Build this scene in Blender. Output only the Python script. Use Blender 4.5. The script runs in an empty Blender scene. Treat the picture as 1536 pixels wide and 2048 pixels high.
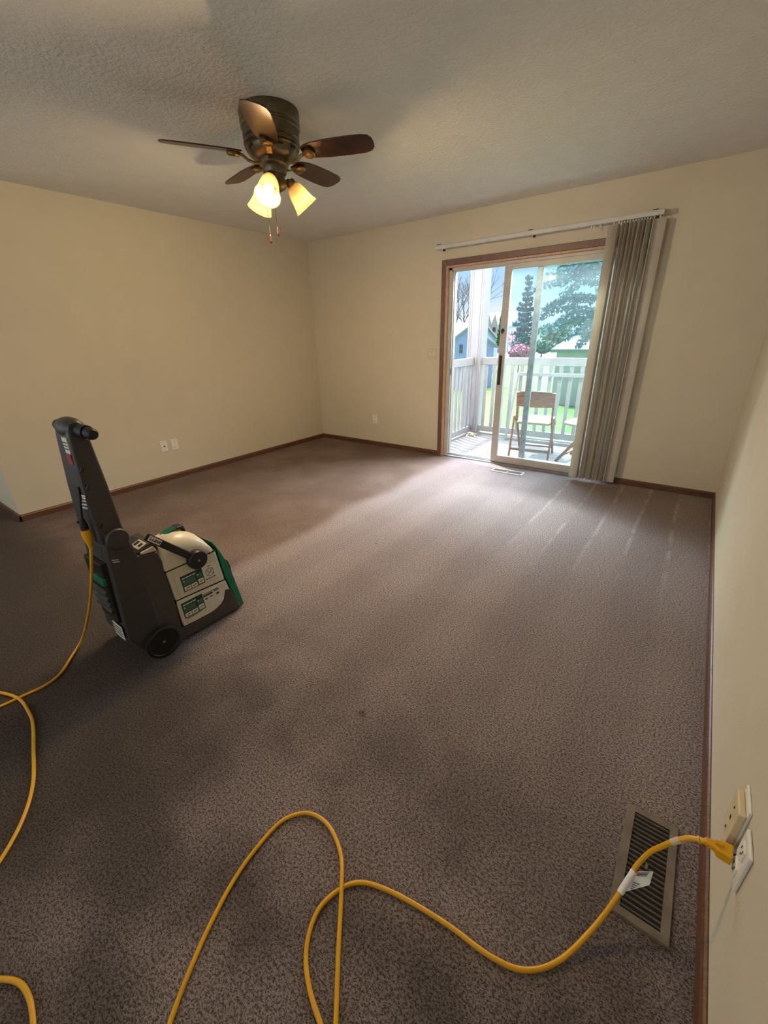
import bpy, bmesh, math, random
from mathutils import Vector, Matrix
random.seed(7)
PI = math.pi
scn = bpy.context.scene
COL = scn.collection

# ------------------------------------------------------------------ camera
F_PX = 827.1135
CAM = Vector((-0.288, -4.3266, 1.3575))
RM = Matrix(((0.8046196, -0.2151386, 0.5534462),
             (0.5932967, 0.3292899, -0.7345523),
             (-0.0242137, 0.9193930, 0.3925942)))
cd = bpy.data.cameras.new('camera'); cam = bpy.data.objects.new('camera', cd); COL.objects.link(cam)
cam.matrix_world = Matrix.Translation(CAM) @ RM.to_4x4()
cd.sensor_fit = 'HORIZONTAL'; cd.sensor_width = 36.0; cd.lens = F_PX*36.0/1536.0
cd.clip_start = 0.02; cd.clip_end = 600
scn.camera = cam

def at(px, py, axis, v):
    """point seen at photo pixel (px,py) on the plane  coordinate[axis] == v"""
    d = RM @ Vector(((px-768)/F_PX, -(py-1024)/F_PX, -1))
    return CAM + d*((v-CAM[axis])/d[axis])

# ------------------------------------------------------------------ view, world, sun, fill lamps
scn.view_settings.view_transform = 'Standard'
scn.view_settings.look = 'None'
scn.view_settings.exposure = 0.0
scn.view_settings.gamma = 1.0
scn.view_settings.use_curve_mapping = False

def build_world():
    w = bpy.data.worlds.new('sky'); scn.world = w; w.use_nodes = True
    nt = w.node_tree; nt.nodes.clear()
    N = nt.nodes.new; L = nt.links.new
    out = N('ShaderNodeOutputWorld'); bg = N('ShaderNodeBackground'); L(bg.outputs[0], out.inputs[0])
    tc = N('ShaderNodeTexCoord'); sep = N('ShaderNodeSeparateXYZ'); L(tc.outputs['Generated'], sep.inputs[0])
    ramp = N('ShaderNodeValToRGB'); L(sep.outputs['Z'], ramp.inputs[0])
    cr = ramp.color_ramp
    cr.elements[0].position = 0.0; cr.elements[0].color = (0.70, 0.80, 0.95, 1)
    cr.elements[1].position = 1.0; cr.elements[1].color = (0.45, 0.62, 1.0, 1)
    for p, c in ((0.06, (0.44, 0.69, 1.0, 1)), (0.16, (0.42, 0.68, 1.0, 1)), (0.30, (0.85, 0.93, 1.0, 1)), (0.6, (0.75, 0.87, 1.0, 1))):
        e = cr.elements.new(p); e.color = c
    # bright hazy sky on the sun's side, above the low band of blue
    def mr(src, a, b, c, d):
        r = N('ShaderNodeMapRange'); r.interpolation_type = 'SMOOTHSTEP'
        for k, v in zip(('From Min', 'From Max', 'To Min', 'To Max'), (a, b, c, d)): r.inputs[k].default_value = v
        L(src, r.inputs['Value']); return r.outputs[0]
    dt = N('ShaderNodeVectorMath'); dt.operation = 'DOT_PRODUCT'; L(tc.outputs['Generated'], dt.inputs[0]); dt.inputs[1].default_value = Vector((-0.25, 0.85, 0.46)).normalized()
    glow = N('ShaderNodeMath'); glow.operation = 'MULTIPLY'; L(mr(dt.outputs['Value'], 0.25, 1.0, 0, SKY_HIGH), glow.inputs[0]); L(mr(sep.outputs['Z'], 0.13, 0.32, 0, 1), glow.inputs[1])
    st = N('ShaderNodeMath'); st.operation = 'ADD'; L(glow.outputs[0], st.inputs[0]); st.inputs[1].default_value = 0.8
    # thin cloud
    no = N('ShaderNodeTexNoise'); no.inputs['Scale'].default_value = 3.0; no.inputs['Detail'].default_value = 5
    mp = N('ShaderNodeMapping'); mp.inputs['Scale'].default_value = (1, 1, 4); L(tc.outputs['Generated'], mp.inputs[0]); L(mp.outputs[0], no.inputs[0])
    mix = N('ShaderNodeMixRGB'); mix.inputs[2].default_value = (0.95, 0.97, 1, 1)
    r2 = N('ShaderNodeMapRange'); r2.inputs['From Min'].default_value = .5; r2.inputs['From Max'].default_value = .75; r2.inputs['To Max'].default_value = .7
    L(no.outputs[0], r2.inputs[0]); L(r2.outputs[0], mix.inputs[0]); L(ramp.outputs[0], mix.inputs[1])
    L(mix.outputs[0], bg.inputs[0]); L(st.outputs[0], bg.inputs[1])
SKY_HIGH = 14.0
build_world()

sd = bpy.data.lights.new('sun', 'SUN'); sun = bpy.data.objects.new('sun', sd); COL.objects.link(sun)
sd.energy = 7.0; sd.angle = math.radians(0.6); sd.color = (1.0, 0.97, 0.92)
sun.rotation_euler = Vector((0.45, -0.24, -1.0)).to_track_quat('-Z', 'Y').to_euler()
sun.location = (-5, 6, 12)

scn.view_settings.exposure = 0.45
def area(name, loc, aim, sx, sy, power, color):
    d = bpy.data.lights.new(name, 'AREA'); d.shape = 'RECTANGLE'; d.size = sx; d.size_y = sy; d.energy = power; d.color = color
    o = bpy.data.objects.new(name, d); COL.objects.link(o); o.location = loc
    o.rotation_euler = Vector(aim).to_track_quat('-Z', 'Z').to_euler(); return o
# unseen lamps added at the two rear windows, tilted up to brighten the ceiling
area('window_fill', (-2.2, -7.56, 1.35), (0, 1, 1.7), 1.7, 1.1, 52, (0.93, 0.97, 1.0))
_a = area('eave_fill', (-2.15, .40, 2.36), (.12, -.86, -.78), 1.9, .42, 185, (0.86, 0.93, 1.0))  # added lamp hidden under the eave, brightening the room in place of sky
_a.data.spread = math.radians(84)
area('window_fill', (-6.2, -7.56, 1.35), (0, 1, 1.5), 1.7, 1.1, 60, (0.85, 0.92, 1.0))

# ------------------------------------------------------------------ materials
def lin(h):
    h = h.lstrip('#'); r = []
    for i in (0, 2, 4):
        c = int(h[i:i+2], 16)/255; r.append(c/12.92 if c <= .04045 else ((c+.055)/1.055)**2.4)
    return tuple(r)+(1,)

def mat(name, c1, c2=None, scale=20, rough=0.5, bump=0.0, bscale=None, metal=0.0, stretch=(1, 1, 1), detail=4, spec=None, bdist=0.01, lo=.35, hi=.65, coat=0):
    m = bpy.data.materials.new(name); m.use_nodes = True
    nt = m.node_tree; N = nt.nodes.new; L = nt.links.new
    b = nt.nodes['Principled BSDF']; b.inputs['Roughness'].default_value = rough; b.inputs['Metallic'].default_value = metal
    if spec is not None: b.inputs['Specular IOR Level'].default_value = spec
    if coat: b.inputs['Coat Weight'].default_value = coat
    tc = N('ShaderNodeTexCoord'); mp = N('ShaderNodeMapping'); mp.inputs['Scale'].default_value = stretch
    L(tc.outputs['Object'], mp.inputs[0])
    no = N('ShaderNodeTexNoise'); no.inputs['Scale'].default_value = scale; no.inputs['Detail'].default_value = detail
    L(mp.outputs[0], no.inputs[0])
    c1 = lin(c1) if isinstance(c1, str) else c1
    c2 = c1 if c2 is None else (lin(c2) if isinstance(c2, str) else c2)
    rp = N('ShaderNodeValToRGB'); rp.color_ramp.elements[0].position = lo; rp.color_ramp.elements[1].position = hi
    rp.color_ramp.elements[0].color = c1; rp.color_ramp.elements[1].color = c2
    L(no.outputs[0], rp.inputs[0]); L(rp.outputs[0], b.inputs['Base Color'])
    if bump:
        n2 = N('ShaderNodeTexNoise'); n2.inputs['Scale'].default_value = bscale or scale; n2.inputs['Detail'].default_value = 3
        L(mp.outputs[0], n2.inputs[0])
        bp = N('ShaderNodeBump'); bp.inputs['Strength'].default_value = bump; bp.inputs['Distance'].default_value = bdist
        L(n2.outputs[0], bp.inputs['Height']); L(bp.outputs[0], b.inputs['Normal'])
    return m

M = {}
M['wall'] = mat('wall_paint', (0.56, 0.50, 0.375, 1), (0.58, 0.515, 0.39, 1), 6, 0.75, 0.25, 90, bdist=.004)
M['wood_trim'] = mat('stained_oak_trim', '#4b301f', '#694630', 14, 0.4, 0.1, 40, stretch=(1, 8, 8), bdist=.002)
M['wood_casing'] = mat('stained_door_casing', '#5c4038', '#75523f', 14, 0.4, 0.1, 40, stretch=(8, 8, 1), bdist=.002)
M['wood_jamb'] = mat('light_stained_jamb', '#a87c5c', '#c29a78', 14, 0.4, stretch=(8, 8, 1))
M['vinyl_white'] = mat('white_vinyl_frame', '#aea9a0', '#b8b3aa', 8, 0.35)
M['alum'] = mat('grey_aluminium', '#8f9498', '#a5aaad', 20, 0.35, metal=.4)
M['dark_metal'] = mat('dark_bronze_handle', '#2a2320', '#3a302a', 30, 0.4, metal=.5)
M['white_plastic'] = mat('white_plastic', '#d9d6cc', '#e2dfd6', 30, 0.4)
M['beige_plastic'] = mat('beige_plastic', '#cbb892', '#d3c19c', 30, 0.45)
M['almond'] = mat('almond_plastic', '#bdb198', '#c5b9a1', 30, 0.45)
M['slot'] = mat('dark_slot', '#0c0b0a', '#141210', 30, 0.6)
M['headrail'] = mat('pale_grey_enamel', '#b9b8b0', '#c3c2ba', 20, 0.45)
M['slat'] = None
M['brass'] = mat('aged_brass', '#6b5a38', '#8a7448', 30, 0.35, metal=.9)
M['bronze'] = mat('antique_bronze_housing', '#564c38', '#6a5f48', 25, 0.42, metal=.6)
M['blade'] = mat('walnut_fan_blade', '#2c1812', '#4a2c20', 10, 0.30, stretch=(1, 1, 1))
M['dgrey'] = mat('charcoal_plastic', '#353331', '#3b3937', 60, 0.5, 0.05, 300, bdist=.001)
M['dgrey2'] = mat('warm_grey_plastic', '#403b37', '#46403c', 60, 0.5, 0.05, 300, bdist=.001)
M['black'] = mat('black_plastic', '#111110', '#181817', 40, 0.45)
M['rubber'] = mat('black_rubber', '#0c0c0c', '#121212', 40, 0.6)
M['cream'] = mat('cream_plastic', '#cfc7b2', '#d5cdb9', 12, 0.35)
M['green'] = mat('green_plastic', '#00684c', '#007557', 12, 0.35)
M['dgreen'] = mat('dark_green_label', '#0c3527', '#124331', 30, 0.5)
M['label_white'] = mat('white_label', '#d0ccbe', '#dad6ca', 30, 0.5)
M['label_mid'] = mat('green_grey_print', '#35604c', '#48705c', 400, 0.5)
M['ink'] = mat('black_ink', '#141414', '#202020', 30, 0.5)
M['red'] = mat('red_print', '#8c2c26', '#a23630', 30, 0.5)
M['cord'] = mat('yellow_cord_jacket', '#d39a06', '#dda50e', 10, 0.42, 0.1, 200, bdist=.001)
M['tag'] = mat('white_paper_tag', '#d9d9d6', '#e4e4e2', 30, 0.6)
M['reg'] = mat('brown_enamel_register', '#62574b', '#756a5c', 20, 0.45)
M['reg2'] = mat('tan_enamel_register', '#9c8f7d', '#b0a390', 20, 0.45)
M['deck'] = mat('weathered_deck_boards', '#6a645f', '#7a736e', 6, 0.8, 0.2, 30, stretch=(1, 12, 1))
M['wpaint'] = mat('white_painted_wood', '#989699', '#a3a1a4', 6, 0.6)
M['wpost'] = mat('white_vinyl_post', '#9c989f', '#a6a2a9', 3, 0.5)
M['chairwood'] = mat('weathered_chair_wood', '#7a4e34', '#9c6c4c', 12, 0.6, 0.1, 60, stretch=(1, 1, 6))
M['chairseat'] = mat('worn_pale_seat', '#94826c', '#a59580', 20, 0.6)
M['leaves'] = mat('dry_leaf_litter', '#9c927c', '#c9c0ac', 60, 0.8)
M['grass'] = mat('mown_lawn', (0.065, 0.165, 0.012, 1), (0.09, 0.20, 0.02, 1), 0.25, 0.9, stretch=(1, 1, 1))
M['road'] = mat('pale_concrete_drive', '#a09b9d', '#aca7a9', 1, 0.9)
M['blue'] = mat('light_blue_siding', (0.36, 0.40, 0.92, 1), (0.40, 0.44, 0.95, 1), 2, 0.8)
M['roof_pale'] = mat('pale_shingles', '#9a8c92', '#a6989d', 3, 0.9)
M['roof_grey'] = mat('grey_green_shingles', '#6f7f79', '#7b8b85', 3, 0.9)
M['garage'] = mat('pale_green_siding', '#b0a8a8', '#bab2b2', 2, 0.8)
M['bluegrey'] = mat('slate_blue_roof', '#6a7a9c', '#7888aa', 2, 0.8)
M['gable'] = mat('lavender_grey_siding', '#bcc4e4', '#ccd4f0', 2, 0.8)
M['winpane'] = mat('dark_window_pane', '#2c3446', '#3a4458', 2, 0.2)
M['bark'] = mat('grey_brown_bark', '#5a4e4c', '#6e605c', 3, 0.9)
M['pine'] = mat('blue_green_needles', (0.05, 0.11, 0.13, 1), (0.09, 0.18, 0.20, 1), 2, 0.9)  # distance haze mixed into the needle colour as blue
M['spruce'] = mat('hazy_spruce_needles', (0.09, 0.16, 0.19, 1), (0.15, 0.25, 0.28, 1), 1.5, 0.9)  # pale haze mixed into the needle colour
M['arbor'] = mat('dark_green_foliage', (0.03, 0.09, 0.05, 1), (0.10, 0.22, 0.06, 1), 3, 0.9)
M['pink'] = mat('pink_blossom', (0.40, 0.13, 0.21, 1), (0.55, 0.30, 0.38, 1), 4, 0.8)
M['red_leaf'] = mat('dusty_red_foliage', (0.42, 0.22, 0.28, 1), (0.60, 0.40, 0.42, 1), 3, 0.9)
M['shrub'] = mat('pale_green_foliage', (0.10, 0.17, 0.09, 1), (0.17, 0.25, 0.14, 1), 2, 0.9)

def slat_mat():
    m = mat('vinyl_blind_slat', '#cfc8be', '#d8d1c7', 5, 0.5)
    nt = m.node_tree; b = nt.nodes['Principled BSDF']; out = nt.nodes['Material Output']
    tr = nt.nodes.new('ShaderNodeBsdfTranslucent'); tr.inputs[0].default_value = lin('#cfc2ae')
    mx = nt.nodes.new('ShaderNodeMixShader'); mx.inputs[0].default_value = 0.38
    nt.links.new(b.outputs[0], mx.inputs[1]); nt.links.new(tr.outputs[0], mx.inputs[2]); nt.links.new(mx.outputs[0], out.inputs[0]); return m
M['slat'] = slat_mat()

def glass_mat(name, dust, tint):
    m = bpy.data.materials.new(name); m.use_nodes = True
    nt = m.node_tree; nt.nodes.clear(); N = nt.nodes.new; L = nt.links.new
    out = N('ShaderNodeOutputMaterial'); t = N('ShaderNodeBsdfTransparent'); t.inputs[0].default_value = tint
    g = N('ShaderNodeBsdfGlossy'); g.inputs['Roughness'].default_value = 0.01
    d = N('ShaderNodeBsdfTranslucent'); d.inputs[0].default_value = (0.8, 0.9, 0.95, 1)
    fr = N('ShaderNodeFresnel'); fr.inputs[0].default_value = 1.12
    m1 = N('ShaderNodeMixShader'); m2 = N('ShaderNodeMixShader')
    no = N('ShaderNodeTexNoise'); no.inputs['Scale'].default_value = 2.5; no.inputs['Detail'].default_value = 4
    tc = N('ShaderNodeTexCoord'); L(tc.outputs['Object'], no.inputs[0])
    mr = N('ShaderNodeMapRange'); mr.inputs['From Min'].default_value = .3; mr.inputs['From Max'].default_value = .7
    mr.inputs['To Min'].default_value = dust*.6; mr.inputs['To Max'].default_value = dust*1.4; L(no.outputs[0], mr.inputs[0])
    L(mr.outputs[0], m1.inputs[0]); L(t.outputs[0], m1.inputs[1]); L(d.outputs[0], m1.inputs[2])
    L(fr.outputs[0], m2.inputs[0]); L(m1.outputs[0], m2.inputs[1]); L(g.outputs[0], m2.inputs[2]); L(m2.outputs[0], out.inputs[0])
    return m
M['glass'] = glass_mat('dusty_door_glass', 0.008, (0.93, 0.98, 0.98, 1))

def ceiling_mat():
    m = mat('textured_ceiling', (0.68, 0.66, 0.60, 1), (0.71, 0.69, 0.63, 1), 8, 0.9)
    nt = m.node_tree; N = nt.nodes.new; L = nt.links.new; b = nt.nodes['Principled BSDF']
    tc = N('ShaderNodeTexCoord'); v = N('ShaderNodeTexNoise'); v.inputs['Scale'].default_value = 42; v.inputs['Detail'].default_value = 5; v.inputs['Roughness'].default_value = .6
    L(tc.outputs['Object'], v.inputs[0])
    r = N('ShaderNodeMapRange'); r.inputs['From Min'].default_value = .42; r.inputs['From Max'].default_value = .6; L(v.outputs[0], r.inputs[0])
    bp = N('ShaderNodeBump'); bp.inputs['Strength'].default_value = .55; bp.inputs['Distance'].default_value = .005
    L(r.outputs[0], bp.inputs['Height']); L(bp.outputs[0], b.inputs['Normal']); return m
M['ceil'] = ceiling_mat()

def carpet_mat():
    m = bpy.data.materials.new('plush_carpet'); m.use_nodes = True
    nt = m.node_tree; N = nt.nodes.new; L = nt.links.new; b = nt.nodes['Principled BSDF']
    b.inputs['Roughness'].default_value = 1.0; b.inputs['Specular IOR Level'].default_value = 0.1
    b.inputs['Sheen Weight'].default_value = 0.08; b.inputs['Sheen Roughness'].default_value = 0.6
    tc = N('ShaderNodeTexCoord'); sep = N('ShaderNodeSeparateXYZ'); L(tc.outputs['Object'], sep.inputs[0])
    def noise(scale, detail=3, st=None, rough=.5):
        n = N('ShaderNodeTexNoise'); n.inputs['Scale'].default_value = scale; n.inputs['Detail'].default_value = detail; n.inputs['Roughness'].default_value = rough
        if st:
            mp = N('ShaderNodeMapping'); mp.inputs['Scale'].default_value = st; L(tc.outputs['Object'], mp.inputs[0]); L(mp.outputs[0], n.inputs[0])
        else: L(tc.outputs['Object'], n.inputs[0])
        return n.outputs[0]
    def mrange(src, a, bb, c=0, d=1, smooth=True):
        r = N('ShaderNodeMapRange'); r.interpolation_type = 'SMOOTHSTEP' if smooth else 'LINEAR'
        for k, v in zip(('From Min', 'From Max', 'To Min', 'To Max'), (a, bb, c, d)): r.inputs[k].default_value = v
        L(src, r.inputs[0]); return r.outputs[0]
    def math_(op, a, bb):
        n = N('ShaderNodeMath'); n.operation = op
        for i, v in enumerate((a, bb)):
            if isinstance(v, (int, float)): n.inputs[i].default_value = v
            else: L(v, n.inputs[i])
        return n.outputs[0]
    def mix(f, a, bb, mode='MIX'):
        n = N('ShaderNodeMixRGB'); n.blend_type = mode
        for i, v in zip((0, 1, 2), (f, a, bb)):
            if isinstance(v, (int, float)): n.inputs[i].default_value = v
            elif isinstance(v, tuple): n.inputs[i].default_value = v
            else: L(v, n.inputs[i])
        return n.outputs[0]
    big = noise(1.3, 4); wob = math_('MULTIPLY', math_('SUBTRACT', big, .5), .35)
    # shampooed lane: everything right of x = -2.5, soiled pile left of it
    clean = mrange(math_('ADD', sep.outputs['X'], wob), -2.58, -2.40)
    soiled = mrange(noise(2.2, 4), .35, .7)
    dirty_c = mix(soiled, (0.24, 0.158, 0.118, 1), (0.32, 0.225, 0.175, 1))
    clean_c = mix(mrange(noise(1.1, 2), .35, .65), (0.44, 0.35, 0.33, 1), (0.50, 0.405, 0.385, 1))
    # wand tracks run along the room (y), spaced about 0.24 m
    wx = math_('ADD', sep.outputs['X'], math_('MULTIPLY', math_('SUBTRACT', noise(.8, 2, (1, .6, 1)), .5), .10))
    ph = math_('FRACT', math_('MULTIPLY', wx, 4.4), 0.0)
    edge = mrange(math_('ABSOLUTE', math_('SUBTRACT', ph, .5), 0.0), .40, .50)
    near_door = math_('MULTIPLY', mrange(sep.outputs['Y'], -2.3, -.9), mrange(sep.outputs['X'], -1.5, -1.0))
    tr = math_('MULTIPLY', math_('MULTIPLY', edge, near_door), mrange(noise(5, 3), .35, .6))
    clean_c = mix(math_('MULTIPLY', tr, .6), clean_c, (0.80, 0.70, 0.68, 1))
    lane = mrange(math_('SINE', math_('MULTIPLY', wx, 13.8), 0.0), -.6, .6)
    clean_c = mix(math_('MULTIPLY', lane, .18), clean_c, (0.22, 0.165, 0.165, 1))
    col = mix(clean, dirty_c, clean_c)
    # traffic dirt in the foreground, deepened to paint in the dim light there
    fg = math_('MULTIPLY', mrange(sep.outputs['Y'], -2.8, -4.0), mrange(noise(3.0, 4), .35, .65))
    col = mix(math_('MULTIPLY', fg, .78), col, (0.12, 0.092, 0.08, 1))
    near_l = math_('MULTIPLY', mrange(sep.outputs['Y'], -3.45, -3.85), mrange(math_('ADD', sep.outputs['X'], wob), -1.15, -1.75))  # uncleaned pile, darkened further as painted shade against spilled light
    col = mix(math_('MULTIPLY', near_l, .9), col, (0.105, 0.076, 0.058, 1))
    # a few dark spots
    vor = N('ShaderNodeTexVoronoi'); vor.inputs['Scale'].default_value = 1.9; L(tc.outputs['Object'], vor.inputs[0])
    spot = mrange(vor.outputs['Distance'], .012, .045, 1, 0)
    col = mix(math_('MULTIPLY', spot, .6), col, (0.05, 0.035, 0.03, 1))
    # twisted pile tips
    n1 = math_('ADD', math_('MULTIPLY', noise(250, 3, (1, 1.4, 1), .75), .6), math_('MULTIPLY', noise(125, 2, (1, 1.3, 1), .6), .4))
    tips = mrange(n1, .42, .56)
    col = mix(math_('SUBTRACT', 1.0, tips), col, mix(1.0, col, (0.20, 0.17, 0.165, 1), 'MULTIPLY'))
    L(col, b.inputs['Base Color'])
    bp = N('ShaderNodeBump'); bp.inputs['Strength'].default_value = 1.0; bp.inputs['Distance'].default_value = 0.014
    L(n1, bp.inputs['Height']); L(bp.outputs[0], b.inputs['Normal'])
    return m
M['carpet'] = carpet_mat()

def shade_mat():
    m = bpy.data.materials.new('frosted_amber_glass'); m.use_nodes = True
    nt = m.node_tree; nt.nodes.clear(); N = nt.nodes.new; L = nt.links.new
    out = N('ShaderNodeOutputMaterial'); d = N('ShaderNodeBsdfDiffuse'); d.inputs[0].default_value = (0.10, 0.075, 0.04, 1)
    t = N('ShaderNodeBsdfTranslucent'); t.inputs[0].default_value = (1.0, 0.86, 0.62, 1)
    g = N('ShaderNodeBsdfGlossy'); g.inputs['Roughness'].default_value = .2
    m1 = N('ShaderNodeMixShader'); m1.inputs[0].default_value = .6; m2 = N('ShaderNodeMixShader'); m2.inputs[0].default_value = .05
    L(d.outputs[0], m1.inputs[1]); L(t.outputs[0], m1.inputs[2]); L(m1.outputs[0], m2.inputs[1]); L(g.outputs[0], m2.inputs[2]); L(m2.outputs[0], out.inputs[0])
    no = N('ShaderNodeTexNoise'); no.inputs['Scale'].default_value = 9; tc = N('ShaderNodeTexCoord'); L(tc.outputs['Object'], no.inputs[0])
    rp = N('ShaderNodeValToRGB'); rp.color_ramp.elements[0].color = (.50, .41, .25, 1); rp.color_ramp.elements[1].color = (.56, .46, .29, 1); L(no.outputs[0], rp.inputs[0]); L(rp.outputs[0], t.inputs[0])
    return m
M['shade'] = shade_mat()
def emit_mat(name, c, s):
    m = bpy.data.materials.new(name); m.use_nodes = True; nt = m.node_tree; b = nt.nodes['Principled BSDF']
    b.inputs['Emission Color'].default_value = c; b.inputs['Emission Strength'].default_value = s; b.inputs['Base Color'].default_value = c; return m
M['bulb'] = emit_mat('lit_bulb', (1.0, 0.86, 0.62, 1), 5.0)

# ------------------------------------------------------------------ mesh helpers (all shapes are given in world coordinates)
def box(bm, x0, x1, y0, y1, z0, z1):
    v = [bm.verts.new(p) for p in ((x0,y0,z0),(x1,y0,z0),(x1,y1,z0),(x0,y1,z0),(x0,y0,z1),(x1,y0,z1),(x1,y1,z1),(x0,y1,z1))]
    for f in ((3,2,1,0),(4,5,6,7),(0,1,5,4),(1,2,6,5),(2,3,7,6),(3,0,4,7)): bm.faces.new([v[i] for i in f])
def obox(bm, c, ax, ay, az, sx, sy, sz):
    """oriented box: centre, three unit axes, full sizes"""
    c = Vector(c); ax, ay, az = (Vector(a).normalized() for a in (ax, ay, az)); v = []
    for dz in (-.5, .5):
        for dx, dy in ((-.5,-.5),(.5,-.5),(.5,.5),(-.5,.5)): v.append(bm.verts.new(c+ax*dx*sx+ay*dy*sy+az*dz*sz))
    for f in ((3,2,1,0),(4,5,6,7),(0,1,5,4),(1,2,6,5),(2,3,7,6),(3,0,4,7)): bm.faces.new([v[i] for i in f])
def bar(bm, a, b, w, t, up=(0,0,1)):
    a, b = Vector(a), Vector(b); d = (b-a); L_ = d.length; d.normalize(); up = Vector(up)
    s = d.cross(up)
    if s.length < 1e-4: s = d.cross(Vector((1,0,0)))
    s.normalize(); u = s.cross(d)
    obox(bm, (a+b)/2, s, u, d, w, t, L_)
def tube(bm, pts, r, seg=10, cap=True):
    pts = [Vector(p) for p in pts]; rings = []; n = len(pts); up = None
    for i, p in enumerate(pts):
        d = (pts[min(i+1, n-1)]-pts[max(i-1, 0)]).normalized()
        if up is None: up = d.orthogonal().normalized()
        else:
            up = up - d*up.dot(d)
            up = up.normalized() if up.length > 1e-6 else d.orthogonal().normalized()
        s = d.cross(up); rr = r[i] if isinstance(r, (list, tuple)) else r
        rings.append([bm.verts.new(p + (up*math.cos(2*PI*k/seg)+s*math.sin(2*PI*k/seg))*rr) for k in range(seg)])
    for a, b in zip(rings, rings[1:]):
        for k in range(seg): bm.faces.new((a[k], a[(k+1)%seg], b[(k+1)%seg], b[k]))
    if cap: bm.faces.new(rings[0][::-1]); bm.faces.new(rings[-1])
def lathe(bm, prof, origin, axis=(0,0,1), seg=40, close=False):
    """prof: list of (radius, height along axis)"""
    o = Vector(origin); a = Vector(axis).normalized(); u = a.orthogonal().normalized(); w = a.cross(u); rings = []
    for r, h in prof:
        if r < 1e-5: rings.append([bm.verts.new(o+a*h)])
        else: rings.append([bm.verts.new(o+a*h+(u*math.cos(2*PI*k/seg)+w*math.sin(2*PI*k/seg))*r) for k in range(seg)])
    for p, q in zip(rings, rings[1:]):
        for k in range(seg):
            k2 = (k+1) % seg
            if len(p) == 1 and len(q) == 1: continue
            if len(p) == 1: bm.faces.new((p[0], q[k2], q[k]))
            elif len(q) == 1: bm.faces.new((p[k], p[k2], q[0]))
            else: bm.faces.new((p[k], p[k2], q[k2], q[k]))
def prism(bm, prof, x0, x1, axis=0):
    """extrude a 2D outline along an axis (outline = the two other coordinates)"""
    def mk(q, v):
        q = list(q); q.insert(axis, v); return bm.verts.new(q)
    a = [mk(q, x0) for q in prof]; b = [mk(q, x1) for q in prof]; n = len(prof)
    for i in range(n): bm.faces.new((a[i], a[(i+1)%n], b[(i+1)%n], b[i]))
    bm.faces.new(a[::-1]); bm.faces.new(b)
def catmull(pts, sub=8):
    P = [Vector(p) for p in pts]; P = [P[0]*2-P[1]]+P+[P[-1]*2-P[-2]]; out = []
    for i in range(1, len(P)-2):
        a, b, c, d = P[i-1:i+3]
        for k in range(sub):
            t = k/sub; out.append(.5*((2*b)+(c-a)*t+(2*a-5*b+4*c-d)*t*t+(3*b-a-3*c+d)*t**3))
    out.append(P[-2]); return out

ORIG = {}
def thing(name, loc, label, cat, group=None, kind=None):
    o = bpy.data.objects.new(name, None); COL.objects.link(o); o.location = loc; o.empty_display_size = .1
    ORIG[o.name] = Vector(loc)
    o['label'] = label; o['category'] = cat
    if group: o['group'] = group
    if kind: o['kind'] = kind
    return o
def build(name, bm, m, parent=None, bevel=0.0, smooth=False, label=None, cat=None, group=None, kind=None, seg=2, origin=None, angle=35):
    """link the bmesh as ONE object; its vertices were given in world coordinates"""
    if parent is not None: org = ORIG[parent.name]
    else:
        if origin is None:
            cs = [v.co for v in bm.verts]
            org = Vector(((min(c.x for c in cs)+max(c.x for c in cs))/2, (min(c.y for c in cs)+max(c.y for c in cs))/2, min(c.z for c in cs)))
        else: org = Vector(origin)
    bmesh.ops.recalc_face_normals(bm, faces=bm.faces)
    for v in bm.verts: v.co -= org
    me = bpy.data.meshes.new(name); bm.to_mesh(me); bm.free()
    me.materials.append(M[m] if isinstance(m, str) else m)
    o = bpy.data.objects.new(name, me); COL.objects.link(o)
    if parent is not None: o.parent = parent
    else: o.location = org
    ORIG[o.name] = org
    if bevel:
        b = o.modifiers.new('bevel', 'BEVEL'); b.width = bevel; b.segments = seg; b.limit_method = 'ANGLE'; b.angle_limit = math.radians(angle)
    if smooth:
        for p in me.polygons: p.use_smooth = True
        if smooth == 'auto':
            for e_ in me.edges: pass
            me.set_sharp_from_angle(angle=math.radians(38))
    if label: o['label'] = label
    if cat: o['category'] = cat
    if group: o['group'] = group
    if kind: o['kind'] = kind
    return o
def NB(): return bmesh.new()
def B1(name, dims, m, parent=None, **k):
    bm = NB(); box(bm, *dims); return build(name, bm, m, parent, **k)

# ------------------------------------------------------------------ room
W = 4.626; LY = 3.604; H = 2.44; FY = -7.5; FX = -8.0
DX0, DX1, DZ = -2.66, -0.84, 1.995          # door opening
def st(name, bm, m, label, cat, **k): return build(name, bm, m, kind='structure', label=label, cat=cat, **k)
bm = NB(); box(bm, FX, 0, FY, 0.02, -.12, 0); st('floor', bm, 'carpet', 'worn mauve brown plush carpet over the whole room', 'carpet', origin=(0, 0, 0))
bm = NB(); box(bm, FX, .12, FY-.1, .17, H, H+.12); st('ceiling', bm, 'ceil', 'white textured ceiling above the room', 'ceiling', origin=(0, 0, H))
bm = NB(); box(bm, -W-.12, DX0, 0, .15, 0, H); box(bm, DX1, .12, 0, .15, 0, H); box(bm, DX0, DX1, 0, .15, DZ, H)
st('wall_back', bm, 'wall', 'cream back wall with the sliding patio door', 'wall', origin=(0, 0, 0))
bm = NB(); box(bm, -W-.12, -W, -LY+.001, 0, 0, H); st('wall_left', bm, 'wall', 'cream left wall ending at an outside corner', 'wall', origin=(0, 0, 0))
bm = NB(); box(bm, FX, -W-.0005, -LY, -LY+.12, 0, H); st('wall_hall', bm, 'wall', 'pale wall turning the corner at the far left', 'wall', origin=(0, 0, 0))
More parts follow.
